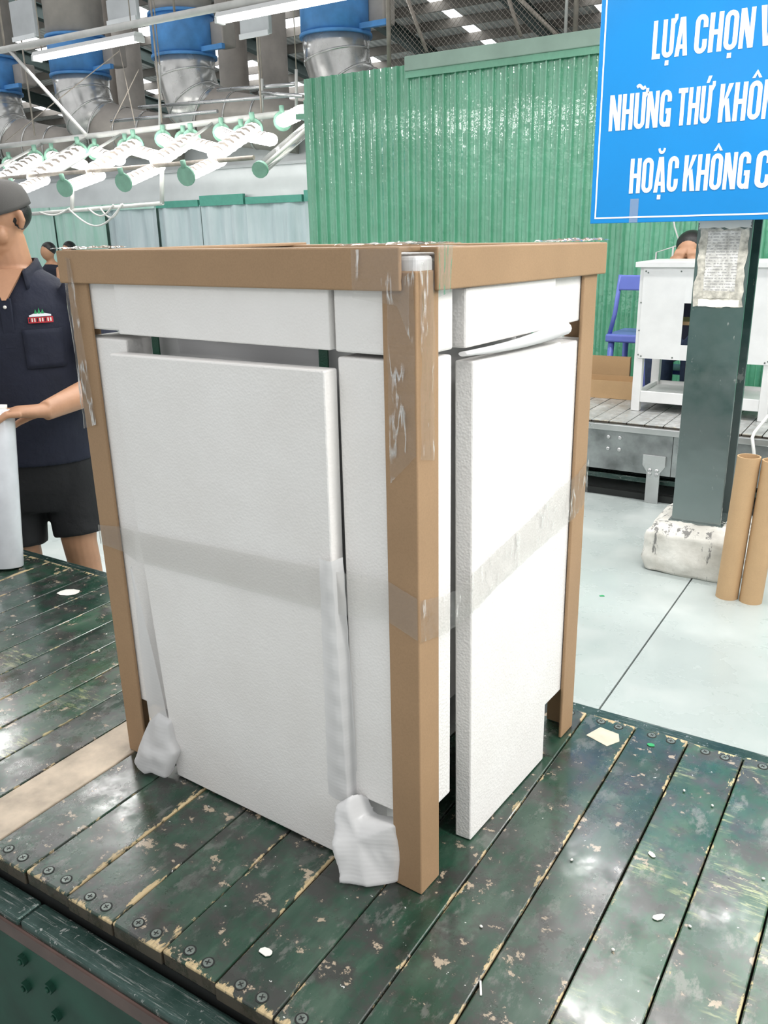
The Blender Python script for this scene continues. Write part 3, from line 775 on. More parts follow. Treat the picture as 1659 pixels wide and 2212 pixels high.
# ------------------------------------------------------------------ the worker
BXP, BYP = -1.985, .865
FWD = Vector((.643, -.766, 0)); LEF = Vector((.766, .643, 0))
def P(l, f, z): return Vector((BXP, BYP, 0)) + LEF*l + FWD*f + Vector((0, 0, z))
TZ = math.atan2(LEF.y, LEF.x)
PE = thing('person', 'person in navy polo shirt, black shorts and grey cap beside the package', 'person', (BXP, BYP, 0))
inv = Vector((-BXP, -BYP, 0))
def shift(m):
    m.v = [tuple(Vector(v) + inv) for v in m.v]; return m
HC = P(-.012, .02, 1.425)                       # middle of the head
hd_dir = Vector((.02, -1, -.28)).normalized()    # where the face points
hx = hd_dir.cross(Vector((0,0,1))).normalized(); hz = hx.cross(hd_dir).normalized()   # hx: his right-hand side
hx = -hx                                         # his left
def Hd(l, f, z): return HC + hx*l + hd_dir*f + hz*z
HM = Matrix((hx, hd_dir, hz)).transposed()
b = MB()
# legs
for s in (-1, 1):
    hip = P(s*.085, 0, .72); kn = P(s*.095, .035, .365); an = P(s*.10, -.01, .09)
    b.tube([P(s*.08, 0, .80), hip, P(s*.09, .02, .55), kn, P(s*.097, .015, .28), P(s*.098, -.005, .2), an, P(s*.10, -.01, .04)],
           [.085, .09, .078, .058, .056, .052, .036, .034], 18)
    b.tube([P(s*.10, -.05, .035), P(s*.10, .05, .035), P(s*.105, .15, .028)], [.036, .038, .03], 12)
# trunk and neck
b.loft([(P(0, 0, .70), .14, .10, TZ), (P(0, .005, .82), .15, .105, TZ), (P(0, .01, .95), .148, .10, TZ), (P(0, .012, 1.08), .16, .105, TZ), (P(0, .005, 1.18), .17, .10, TZ), (P(0, 0, 1.235), .15, .08, TZ), (P(0, .0, 1.265), .09, .065, TZ), (P(0, .005, 1.29), .06, .06, TZ)], 28)
b.tube([P(0, -.015, 1.22), P(0, -.005, 1.29), P(-.006, .01, 1.38)], [.074, .064, .060], 18)
# head
b.ball(Hd(0, -.012, .03), (.076, .095, .092), 14, HM)
b.ball(Hd(0, .018, -.03), (.062, .075, .085), 12, HM)
b.ball(Hd(0, .045, -.085), (.034, .034, .028), 10, HM)
b.tube([Hd(0, .083, .01), Hd(0, .105, -.03), Hd(0, .095, -.042)], [.008, .014, .011], 10)
for s in (-1, 1):
    b.tube([Hd(s*.070, -.012, .022), Hd(s*.082, -.022, .018), Hd(s*.085, -.020, -.005), Hd(s*.078, -.010, -.026)], [.009, .012, .011, .008], 10)
    b.ball(Hd(s*.045, .045, -.03), (.026, .026, .03), 8, HM)
# arms: shoulder - elbow - wrist, then the hand closing over the roll
top = roll_b
wristL = Vector((-1.652, .672, .892))
armL = [P(.150, 0, 1.215), P(.205, .005, 1.18), P(.235, .03, 1.07), P(.272, .055, .955), P(.276, .095, .93), wristL.lerp(P(.276, .095, .925), .45), wristL]
b.tube(armL, [.055, .056, .048, .043, .045, .039, (.030, .026)], 18)
handdir = (Vector((top.x+.03, top.y-.005, .895)) - wristL).normalized()
side = handdir.cross(Vector((0,0,1))).normalized()      # towards the camera side / away
upv = side.cross(handdir).normalized()
def HL(a, s, u): return wristL + (handdir*a + side*s + upv*u)*1.12
b.tube([HL(-.01, 0, 0), HL(.03, 0, .002), HL(.065, 0, .004), HL(.085, 0, .002)], [(.026, .022), (.036, .019), (.040, .017), (.036, .014)], 16)
for i, (s, L) in enumerate(((.033, .062), (.012, .076), (-.010, .078), (-.030, .064))):
    b.tube([HL(.065, s, .002), HL(.085+.2*L, s*1.05, .003), HL(.085+.58*L, s*1.05, -.012), HL(.085+.78*L, s*1.0, -.034), HL(.085+.80*L, s*.98, -.052)], [.0098, .0098, .009, .0082, .0066], 10)
b.tube([HL(.012, .022, -.008), HL(.034, .046, -.020), HL(.062, .052, -.034), HL(.082, .048, -.046)], [.013, .0115, .010, .0078], 10)
wristR = Vector((-1.93, .585, .80))
b.tube([P(-.150, 0, 1.215), P(-.205, .005, 1.18), P(-.235, .03, 1.07), P(-.245, .10, .95), P(-.225, .15, .90), P(-.16, .22, .85), wristR], [.055, .056, .048, .043, .045, .038, (.028, .024)], 18)
hd2 = (Vector((top.x-.03, top.y-.03, .76)) - wristR).normalized(); sd2 = hd2.cross(Vector((0,0,1))).normalized(); up2 = sd2.cross(hd2).normalized()
def HR(a, s, u): return wristR + hd2*a + sd2*s + up2*u
b.tube([HR(-.01,0,0), HR(.035,0,0), HR(.075,0,0)], [(.026,.022), (.038,.018), (.036,.015)], 14)
for s, L in ((.030, .06), (.011, .074), (-.010, .076), (-.030, .06)):
    b.tube([HR(.06, s, 0), HR(.085+.3*L, s, .002), HR(.085+.7*L, s, -.016), HR(.085+.85*L, s, -.036)], [.0098, .0094, .0088, .007], 10)
b.tube([HR(.012, -.024, -.004), HR(.04, -.046, -.016), HR(.07, -.05, -.03)], [.013, .011, .008], 10)
body = shift(b).build('body', 'skin', PE); fuse(body, .0042, 3)
# shirt
sh = MB()
sh.loft([(P(0, .004, .665), .185, .135, TZ), (P(0, .006, .74), .182, .132, TZ), (P(0, .012, .86), .176, .128, TZ), (P(0, .015, .98), .172, .125, TZ), (P(0, .014, 1.09), .182, .128, TZ), (P(0, .006, 1.17), .190, .118, TZ), (P(0, .0, 1.225), .172, .095, TZ), (P(0, -.002, 1.258), .125, .080, TZ), (P(0, -.002, 1.285), .080, .068, TZ)], 36)
for s, arm in ((1, armL[:4]), (-1, [P(-.150, 0, 1.215), P(-.205, .005, 1.18), P(-.235, .03, 1.07), P(-.245, .10, .95)])):
    q = [arm[0], arm[1], arm[2], arm[2].lerp(arm[3], .55)]
    sh.tube(q, [.072, .074, .072, .070], 20)
shirt = shift(sh).build('shirt', 'shirt', PE); fuse(shirt, .0075, 5)
# stand collar around the neck, open at the throat
co = MB()
def cpt(u, v):
    an = lerp(-.30, 1.30, u)*PI            # from his right front round the back to his left front
    ca, sa = math.cos(an), math.sin(an)
    fr = max(0, -sa)                       # 1 at the front ends
    return P(ca*(.080-.006*v+.012*fr), -.012 - sa*(.074-.006*v) + .050*fr*fr, 1.262 + .052*v - .050*fr**1.5)
co.grid(lambda u, v: cpt(u, v), 36, 3)
def cpt2(u, v):
    p = cpt(u, 1.0); q = cpt(u, 0.0); out = (q - P(0, -.012, q.z)); out.normalize()
    return p.lerp(q, v*1.05) + out*(.004+.012*v)
co.grid(cpt2, 36, 3)
co = shift(co).build('collar', 'shirt', PE); so = co.modifiers.new('cloth', 'SOLIDIFY'); so.thickness = .003
th = MB().prism([(-.052, 1.285), (.052, 1.285), (.006, 1.195), (-.006, 1.195)], lambda x, z, d: P(x, .139 - (z-1.195)*.72 - d, z), .02)
shift(th).build('throat', 'skin', PE)
pl = MB().prism([(-.017, 1.200), (.017, 1.200), (.017, 1.05), (-.017, 1.05)], lambda x, z, d: P(x, .136+.006*(1.2-z)*6 - d, z), .014)
plk = shift(pl).build('placket', 'shirt', PE, .002)
shift(MB().ball(P(0, .139, 1.175), .0055, 6)).build('button', 'paper', plk)
# pocket and badge on his left chest
def chest(x, z, d):   # point on the front of the chest
    a = x/.186; fy = .128*math.sqrt(max(.05, 1-a*a))*(1 if z < 1.1 else 1-.55*(z-1.1))
    return P(x, .014+fy+d, z)
pk = MB().grid(lambda u, v: chest(lerp(.040, .150, u), lerp(.985, 1.105, v), .0035), 8, 8)
o = shift(pk).build('pocket', 'shirt', PE); so = o.modifiers.new('cloth', 'SOLIDIFY'); so.thickness = .004
def badge(x0, x1, z0, z1, mat, nm, d=.006):
    return shift(MB().grid(lambda u, v: chest(lerp(x0, x1, u), lerp(z0, z1, v), d), 6, 2)).build(nm, mat, PE)
badge(.062, .130, 1.124, 1.142, 'logo_red', 'badge_text')
for i in range(9): badge(.0645+i*.0072, .068+i*.0072, 1.128, 1.139, 'paper' if i % 3 else 'shirt', 'badge_letter', .0068)
shift(MB().grid(lambda u, v: chest(lerp(.066, .126, u), lerp(1.1435, 1.148+.007*math.sin(u*PI), v), .006), 10, 2)).build('badge_arc', 'sign_white', PE)
for i, hgt in enumerate((.013, .017, .013)):
    x = .085 + i*.0095
    shift(MB().add([chest(x-.0045, 1.152, .0062), chest(x+.0045, 1.152, .0062), chest(x, 1.153+hgt, .0062)], [(0,1,2)])).build('badge_tree', 'logo_green', PE)
# shorts
st = MB()
st.loft([(P(0, 0, .50), .165, .115, TZ), (P(0, 0, .58), .178, .125, TZ), (P(0, .002, .70), .170, .122, TZ), (P(0, .002, .78), .158, .112, TZ)], 30)
for s in (-1, 1):
    st.tube([P(s*.085, 0, .66), P(s*.092, .01, .52), P(s*.098, .022, .44), P(s*.102, .03, .375+(.022 if s > 0 else 0))], [.098, .094, .090, .090], 24)
sho = shift(st).build('shorts', 'shorts', PE); fuse(sho, .008, 4)
ws = MB().tube([P(-.075, .128, .675), P(-.078, .14, .655), P(-.082, .143, .632)], .004, 8)
shift(ws).build('drawstring', 'pipe_white', PE)
# cap, hair, face
cp = MB()
cpn = 28; vs = []; fs = []
for i in range(11):
    th_ = (PI*.5)*i/10
    for k in range(cpn):
        a = 2*PI*k/cpn
        r = math.sin(th_) if i else .001
        vs.append(Hd(.0875*r*math.cos(a), -.012+.107*r*math.sin(a), .040+.078*math.cos(th_)**.8))
for i in range(10):
    for k in range(cpn): fs.append((i*cpn+k, (i+1)*cpn+k, (i+1)*cpn+(k+1)%cpn, i*cpn+(k+1)%cpn))
m = MB(); m.add(vs, fs, True)
low = [v + (-hz)*.012 for v in vs[-cpn:]]
m.add(vs[-cpn:] + low, [(k, (k+1)%cpn, (k+1)%cpn+cpn, k+cpn) for k in range(cpn)], True)
capo = shift(m).build('cap', 'cap', PE); so = capo.modifiers.new('cloth', 'SOLIDIFY'); so.thickness = .003
br = MB().grid(lambda u, v: Hd(lerp(-.07, .07, u)*(1-.12*v*v), .078*math.sqrt(max(0, 1-(2*u-1)**2*.75)) + .075*v*(1-.5*(2*u-1)**2), .038-.012*(2*u-1)**2-.012*v), 16, 8)
o = shift(br).build('brim', 'cap', capo); so = o.modifiers.new('cloth', 'SOLIDIFY'); so.thickness = .003
shift(MB().ball(Hd(0, -.012, .119), (.008, .008, .004), 6, HM)).build('cap_button', 'cap', capo)
hr = MB().ball(Hd(0, -.030, .012), (.0785, .080, .062), 14, HM)
shift(hr).build('hair', 'hair', PE)
for s in (-1, 1):
    shift(MB().ball(Hd(s*.030, .079, .006), .011, 8)).build('eye', 'eye', PE)
    shift(MB().ball(Hd(s*.030, .087, .005), .0055, 6)).build('iris', 'hair', PE)
    shift(MB().tube([Hd(s*.014, .090, .024), Hd(s*.03, .090, .028), Hd(s*.046, .080, .023)], [.003, .004, .002], 6)).build('eyebrow', 'hair', PE)
shift(MB().tube([Hd(-.022, .080, -.066), Hd(0, .088, -.064), Hd(.022, .080, -.066)], [.003, .006, .003], 8)).build('lips', 'lip', PE)
for s in (-1, 1):
    so_ = MB().tube([P(s*.10, -.065, .036), P(s*.10, -.03, .046), P(s*.10, .05, .044), P(s*.105, .13, .032), P(s*.106, .165, .024)], [(.03,.034), (.042,.045), (.045,.043), (.045,.032), (.03,.02)], 16)
    shift(so_).build('shoe', 'shoe', PE)
# ------------------------------------------------------------------ column, its base, the notice and the sign
cx0, cx1, cy0, cy1 = -.283, -.090, 2.58, 2.78
CL = thing('steel_column', 'dark green steel column on the white concrete block', 'column', ((cx0+cx1)/2, (cy0+cy1)/2, .20))
hw = (cx1-cx0)/2; hd = (cy1-cy0)/2
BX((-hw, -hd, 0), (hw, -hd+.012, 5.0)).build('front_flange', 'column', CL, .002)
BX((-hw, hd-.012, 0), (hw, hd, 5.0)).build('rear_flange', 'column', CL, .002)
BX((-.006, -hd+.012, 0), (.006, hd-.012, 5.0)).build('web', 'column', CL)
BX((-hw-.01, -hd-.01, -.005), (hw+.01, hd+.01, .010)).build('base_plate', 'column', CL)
# concrete block with broken, worn edges
cb_ = MB()
def block(u, v):
    return None
rings = []
for i, (z, g) in enumerate(((0, .0), (.05, .004), (.12, .0), (.165, -.004), (.195, -.025), (.208, -.06))):
    rings.append(((-.18, 2.69, z), .195+g, .205+g, 0, .22))
cb_.loft(rings, 48)
o = cb_.build('concrete_base', 'col_base'); tag(o, 'scuffed white concrete block under the green steel column', 'concrete base')
dm = o.modifiers.new('sub', 'SUBSURF'); dm.levels = 1; dm.render_levels = 2; dm.subdivision_type = 'SIMPLE'
tx = bpy.data.textures.new('chips', 'CLOUDS'); tx.noise_scale = .08
dp = o.modifiers.new('chips', 'DISPLACE'); dp.texture = tx; dp.strength = .03; dp.mid_level = .55

NY = cy0 - .0015
NT = thing('paper_notice', 'worn printed paper notice taped to the green column under the sign', 'notice', (-.182, NY, 1.07))
def ragged(x0, x1, z0, z1, seed, amp, d=.0008):
    r = random.Random(seed); pts = []; k = 10
    for i in range(k): pts.append((lerp(x0, x1, i/k), z0 + r.uniform(-amp, amp)))
    for i in range(k): pts.append((x1 + r.uniform(-amp, amp), lerp(z0, z1, i/k)))
    for i in range(k): pts.append((lerp(x1, x0, i/k), z1 + r.uniform(-amp, amp)))
    for i in range(k): pts.append((x0 + r.uniform(-amp, amp), lerp(z1, z0, i/k)))
    return MB().prism(pts, lambda x, z, dd: (x, -dd, z), d)
ragged(-.093, .080, .005, .285, 3, .006).build('torn_backing', 'torn', NT)
ragged(-.098, .086, .285, .345, 5, .004, .0014).build('tape_strip', 'paper', NT)
o = ragged(-.062, .052, .06, .275, 8, .0015, .0022).build('printed_sheet', 'notice', NT)
ragged(-.075, .072, .004, .030, 12, .002, .0022).build('tape_strip', 'paper', NT)
ragged(-.06, .035, .034, .062, 15, .002, .003).build('torn_patch', 'torn', NT)

# sign
SY = 2.50
sx0, sx1, sz0, sz1 = -.672, .30, 1.382, 2.46
SG = thing('hanging_sign', 'large blue sign with white capital lettering fixed to the column', 'sign', (0, SY, 0))
BX((sx0, 0, sz0), (sx1, .012, sz1)).build('board', 'sign_blue', SG, .002)
bi = .017; bt = .0055
bd = MB()
bd.box((sx0+bi, -.0012, sz0+bi), (sx1-bi, .001, sz0+bi+bt)).box((sx0+bi, -.0012, sz1-bi-bt), (sx1-bi, .001, sz1-bi))
bd.build('border_line', 'sign_white', SG)
BX((sx0+bi, -.0012, sz0+bi+bt), (sx0+bi+bt, .001, sz1-bi-bt)).build('border_line', 'sign_white', SG)
BX((sx1-bi-bt, -.0012, sz0+bi+bt), (sx1-bi, .001, sz1-bi-bt)).build('border_line', 'sign_white', SG)
for z in (1.5, 2.2):
    BX((-.22, .012, z), (-.15, .068, z+.03)).build('bracket', 'column', SG)
BX((-.52, -.0008, sz0+.001), (-.488, .001, sz0+.085)).build('tape_remnant', 'clear', SG)

# condensed capitals, drawn on a cell one high; sv / sh: stroke widths
sv, sh_ = .145, .13
PIECE = [0]
def proud(fn):
    PIECE[0] = (PIECE[0]+1) % 9; k = PIECE[0]*.00008
    return lambda a, b, d: (lambda p: (p[0], p[1]-(k if d == 0 else 0), p[2]))(fn(a, b, d))
def ribbon(m, pts, fn, wv=sv, wh=sh_, closed=False):
    """thick line with stroke width by direction"""
    n = len(pts); L = []; Rr = []
    for i in range(n):
        a = Vector(pts[(i-1) % n] if (closed or i) else pts[i]); b = Vector(pts[(i+1) % n] if (closed or i < n-1) else pts[i])
        t = (b-a).normalized(); nn = Vector((-t.y, t.x))
        wx, wz = abs(nn.x)*wv/2, abs(nn.y)*wh/2
        w = math.hypot(nn.x*wv/2, nn.y*wh/2)
        p = Vector(pts[i]); L.append(p+nn*w); Rr.append(p-nn*w)
    k = n if closed else n-1
    for i in range(k):
        j = (i+1) % n
        quad = [L[i], Rr[i], Rr[j], L[j]]
        m.prism([(q.x, q.y) for q in quad], proud(fn), .0016)
def arc(cx, cz, rx, rz, a0, a1, n=8):
    return [(cx+rx*math.cos(lerp(a0, a1, i/n)), cz+rz*math.sin(lerp(a0, a1, i/n))) for i in range(n+1)]
WID = dict(L=.29, U=.41, A=.44, C=.40, H=.42, O=.42, N=.44, V=.44, G=.41, T=.36, K=.43)
def letter(m, ch, x, fn, w):
    q = lambda pts: m.prism([(x+a, b) for a, b in pts], proud(fn), .0016)
    R_ = lambda pts, closed=False, **k: ribbon(m, [(x+a, b) for a, b in pts], fn, closed=closed, **k)
    if ch == 'L': q([(0,0),(w,0),(w,sh_),(sv,sh_),(sv,1),(0,1)])
    elif ch == 'T': q([(0,1-sh_),(w/2-sv/2,1-sh_),(w/2-sv/2,0),(w/2+sv/2,0),(w/2+sv/2,1-sh_),(w,1-sh_),(w,1),(0,1)])
    elif ch == 'H':
        q([(0,0),(sv,0),(sv,1),(0,1)]); q([(w-sv,0),(w,0),(w,1),(w-sv,1)]); q([(sv,.44),(w-sv,.44),(w-sv,.44+sh_),(sv,.44+sh_)])
    elif ch == 'N':
        q([(0,0),(.13,0),(.13,1),(0,1)]); q([(w-.13,0),(w,0),(w,1),(w-.13,1)]); q([(0,1),(w-.16,0),(w,0),(.16,1)])
    elif ch == 'A':
        q([(0,0),(sv*1.02,0),(w/2+.02,.86),(w/2+sv*.62,1),(w/2-sv*.62,1)]); q([(w-sv*1.02,0),(w,0),(w/2+sv*.62,1),(w/2-sv*.62,1),(w/2-.02,.86)])
        q([(.10,.19),(w-.10,.19),(w-.13,.30),(.13,.30)])
    elif ch == 'V':
        q([(0,1),(sv,1),(w/2,.16),(w/2,0),(w/2-.09,0)]); q([(w,1),(w-sv,1),(w/2,.16),(w/2,0),(w/2+.09,0)])
    elif ch == 'K':
        q([(0,0),(sv,0),(sv,1),(0,1)]); q([(sv,.36),(sv,.56),(w-sv*1.05,1),(w,1)]); q([(.19,.52),(.30,.62),(w+.01,0),(w-sv*1.1,0)])
    elif ch in 'OUCG':
        a = sv/2; b = sh_/2; r = w/2-a; rz = .20-b
        bot = arc(w/2, b+rz, r, rz, PI, 2*PI); topp = arc(w/2, 1-b-rz, r, rz, 0, PI)
        if ch == 'O': R_(bot + topp, True)
        elif ch == 'U': R_([(a, 1)] + bot + [(w-a, 1)])
        elif ch == 'C': R_([(w-a, .66)] + topp + bot + [(w-a, .36)])
        else:
            R_([(w-a, .68)] + topp + bot + [(w-a, .30)]); q([(w/2+.01,.36),(w,.36),(w,.50),(w/2+.01,.50)]); q([(w-sv,0),(w,0),(w,.4),(w-sv,.4)])
def mark(m, kind, x, fn, w):
    q = lambda pts: m.prism([(x+a, b) for a, b in pts], proud(fn), .0016)
    c = w/2
    if kind == 'dot': q([(c-.065,-.20),(c+.065,-.20),(c+.065,-.07),(c-.065,-.07)])
    if kind == 'horn': q([(w-.06,.86),(w+.01,.86),(w+.09,.98),(w+.09,1.10),(w-.02,1.10),(w-.02,1.0),(w-.06,1.0)])
    if kind == 'hat': q([(c-.16,1.07),(c-.06,1.07),(c,1.18),(c,1.28)]); q([(c+.16,1.07),(c+.06,1.07),(c,1.18),(c,1.28)])
    if kind == 'acute': q([(c-.05,1.07),(c+.06,1.07),(c+.15,1.25),(c+.02,1.25)])
    if kind == 'breve': ribbon(m, [(x+a, b) for a, b in arc(c, 1.24, .10, .12, PI, 2*PI, 8)], fn, .075, .085)
    if kind == 'tilde': ribbon(m, [(x+c-.16+.32*i/8, 1.15+.045*math.sin(i/8*2*PI)) for i in range(9)], fn, .08, .09)
def word(txt, x0, x1, zb, hgt=.121):
    """txt: list of (letter, marks); set to the measured width"""
    gap = .055; tot = sum(WID[c] for c, _ in txt) + gap*(len(txt)-1)
    k = (x1-x0)/tot; m = MB(); x = 0
    fn = lambda a, b, d: (x0 + a*k, -.0018 + d, zb + b*hgt)
    for c, marks in txt:
        letter(m, c, x, fn, WID[c])
        for mk in marks: mark(m, mk, x, fn, WID[c])
        x += WID[c] + gap
    return place('lettering', m.mesh('lettering', 'sign_white', False), SG)
H_, D_ = ['hat'], ['dot']
word([('L',[]),('U',['horn','dot']),('A',[])], -.477, -.355, 1.931)
word([('C',[]),('H',[]),('O',D_),('N',[])], -.333, -.141, 1.931)
word([('V',[])], -.125, -.072, 1.931)
word([('N',[]),('H',[]),('U',['horn','tilde']),('N',[]),('G',[])], -.619, -.395, 1.707)
word([('T',[]),('H',[]),('U',['horn','acute'])], -.372, -.257, 1.707)
word([('K',[]),('H',[]),('O',H_),('N',[]),('G',[])], -.231, .0, 1.707)
word([('H',[]),('O',[]),('A',['breve','dot']),('C',[])], -.527, -.351, 1.486)
word([('K',[]),('H',[]),('O',H_),('N',[]),('G',[])], -.332, -.107, 1.486)
word([('C',[])], -.089, -.038, 1.486)

# two cardboard cores leaning beside the base
for (x, y, h, lx, lab) in ((-.003, 2.375, .56, .035, 'brown cardboard tube standing against the white concrete block'), (.083, 2.375, .555, .035, 'brown cardboard tube at the outer side of the pair')):
    t = thing('cardboard_tube', lab, 'cardboard tube', (x, y, 0), group='cardboard cores by the column')
    n = 36; m = MB(); r, ri = .041, .036; vs = []
    for z, q in ((0, r), (h, r), (h, ri), (0, ri)):
        for k in range(n):
            a = 2*PI*k/n; vs.append((q*math.cos(a) + .020*z/h, q*math.sin(a) + .012*z/h, z))
    m.add(vs, [(j*n+k, j*n+(k+1)%n, ((j+1)%4)*n+(k+1)%n, ((j+1)%4)*n+k) for j in range(4) for k in range(n)], True)
    o = m.build('tube_wall', 'tube', t); e = o.modifiers.new('crisp', 'EDGE_SPLIT'); e.split_angle = .8

# ------------------------------------------------------------------ far conveyor with the white cabinet
FZ = .405; FY = 3.42
FC = thing('slat_conveyor', 'grey dusty slat conveyor behind the column carrying the white cabinet', 'conveyor', (0, 0, 0))
gme = BX((0, 0, -.026), (.089, .864, 0)).mesh('slat', 'plank_grey')
for k in range(-26, 14):
    place('slat', gme, FC, (-.465 + k*.0935, FY+.02, FZ + rnd.uniform(-.002, 0)), .002)
fx0, fx1 = -.465-26*.0935, -.465+14*.0935
BX((fx0, FY+.03, FZ-.1), (fx1, FY+.87, FZ-.03)).build('carrying_bed', 'dark', FC)
BX((fx0, FY-.012, FZ-.045), (fx1, FY+.016, FZ-.012)).build('near_rail', 'galv', FC, .004)
for a, b in ((fx0, -.50), (-.497, fx1)):
    BX((a, FY-.004, .150), (b, FY+.006, FZ-.045)).build('side_panel', 'far_steel', FC)
bolt2 = MB().ball((0,0,0), (.011, .006, .011), 6).mesh('bolt', 'galv')
for x in (-.83, -.77): 
    for z in (.325, .262): place('bolt', bolt2, FC, (x, FY-.006, z))
lg = MB().prism([(-.058, .255), (.058, .255), (.058, .20), (.034, .165), (.034, .0), (-.034, .0), (-.034, .165), (-.058, .20)], lambda x, z, d: (-.583+x, FY-.004-d, z), .012)
lgo = lg.build('leg_bracket', 'galv', FC, .002)
for x in (-.602, -.566):
    for z in (.175, .155): place('bolt', bolt2, lgo, (x, FY-.018, z))
lg2 = MB().prism([(-.058, .255), (.058, .255), (.058, .20), (.034, .165), (.034, .0), (-.034, .0), (-.034, .165), (-.058, .20)], lambda x, z, d: (.62+x, FY-.004-d, z), .012); lg2.build('leg_bracket', 'galv', FC, .002)
BX((fx0, FY+.05, .085), (fx1, FY+.09, .112)).build('lower_rail', 'rail_green', FC)
BX((fx0, FY+.02, 0), (fx1, FY+.06, .035)).build('floor_rail', 'dark', FC)
BX((fx0, FY+.86, .0), (fx1, FY+.88, FZ-.03)).build('rear_panel', 'side_green', FC)

KX0, KX1, KY0, KY1 = -.822, -.125, 3.752, 4.16
CAB = thing('white_cabinet', 'white lacquered cabinet on legs standing on the far conveyor', 'cabinet', ((KX0+KX1)/2, (KY0+KY1)/2, FZ))
def kb(nm, lo, hi, bev=.002, mat='white_paint', par=None):
    c = Vector(((KX0+KX1)/2, (KY0+KY1)/2, FZ))
    return BX(Vector(lo)-c, Vector(hi)-c).build(nm, mat, par or CAB, bev)
kb('table_top', (KX0-.022, KY0-.02, 1.165), (KX1+.022, KY1+.02, 1.192))
for x in (KX0, KX1-.045):
    for y in (KY0, KY1-.045): kb('leg', (x, y, FZ), (x+.045, y+.045, 1.165))
zl, zh = .694, 1.165
# back board facing the aisle with a rectangular cable opening
for lo, hi in (((KX0+.02, zl), (-.583, zh)), ((-.50, zl), (KX1-.02, zh)), ((-.583, zl), (-.50, .773)), ((-.583, .987), (-.50, zh))):
    kb('back_board', (lo[0], KY0-.006, lo[1]), (hi[0], KY0-.0005, hi[1]), 0)
for x in (KX0+.012, KX1-.030): kb('side_panel', (x, KY0+.03, zl), (x+.018, KY1-.03, zh))
kb('inner_bottom', (KX0+.04, KY0+.01, zl), (KX1-.04, KY1-.02, zl+.018))
kb('inner_shelf', (KX0+.04, KY0+.05, .87), (KX1-.04, KY1-.10, .888), .001, 'carton')
kb('lower_shelf', (KX0+.04, KY0+.012, .475), (KX1-.04, KY1-.012, .495))
kb('apron', (KX0+.045, KY0+.004, .455), (KX1-.045, KY0+.022, .515))
kb('apron', (KX0+.045, KY1-.022, .455), (KX1-.045, KY1-.004, .515))
for x in (KX0+.02, KX1-.04): kb('apron', (x, KY0+.045, .455), (x+.018, KY1-.045, .515))
dotm = MB().tube([(0,0,0), (0,-.0015,0)], .0042, 10).mesh('screw', 'screw')
for x, z in ((-.79, 1.145), (-.778, 1.138), (-.61, 1.145), (-.805, .985), (-.805, .84), (-.80, .712), (-.785, .705), (-.62, .705), (-.165, .705), (-.15, .712), (-.14, .85), (-.145, 1.0), (-.3, 1.145)):
    o = place('screw', dotm, CAB); o.location = Vector((x, KY0-.0062, z)) - Vector(((KX0+KX1)/2, (KY0+KY1)/2, FZ))

# open cardboard trays left of the cabinet
def tray(x0, y0, z, w, d, h, rz, lab):
    t = thing('cardboard_tray', lab, 'carton', (x0, y0, z), rz)
    k = .004
    BX((0,0,0), (w,d,k)).build('bottom', 'carton', t)
    for lo, hi in (((0,0,k),(w,k,h)), ((0,d-k,k),(w,d,h)), ((0,k,k),(k,d-k,h)), ((w-k,k,k),(w,d-k,h))): BX(lo, hi).build('wall_flap', 'carton', t)
    return t
tray(-1.55, 4.0, FZ, .66, .20, .105, .06, 'open brown cardboard tray lying at the front of the far conveyor')
tray(-1.62, 4.26, FZ+.003, .62, .03, .205, .06, 'flat brown carton standing upright behind the cardboard tray')

# blue plastic chair frame behind the cabinet
BC = thing('plastic_chair', 'blue plastic chair seen behind the left side of the cabinet', 'chair', (-.99, 4.62, 0))
MB().tube([(-.14, -.2, 1.09), (-.165, -.19, .86), (-.195, -.18, .73)], .014, 10).build('back_upright', 'blue_plastic', BC)
MB().tube([(.05, -.2, 1.09), (.055, -.19, .86), (.06, -.18, .73)], .014, 10).build('back_upright', 'blue_plastic', BC)
BX((-.21, -.22, .685), (.07, .16, .735)).build('seat', 'blue_plastic', BC, .012, 3)
BX((-.15, -.212, 1.0), (.06, -.19, 1.09)).build('back_rail', 'blue_plastic', BC, .008)
for x in (-.18, .05):
    for y in (-.18, .13): MB().tube([(x, y, .69), (x*1.08, y*1.1, 0)], [.02, .016], 8).build('leg', 'blue_plastic', BC)

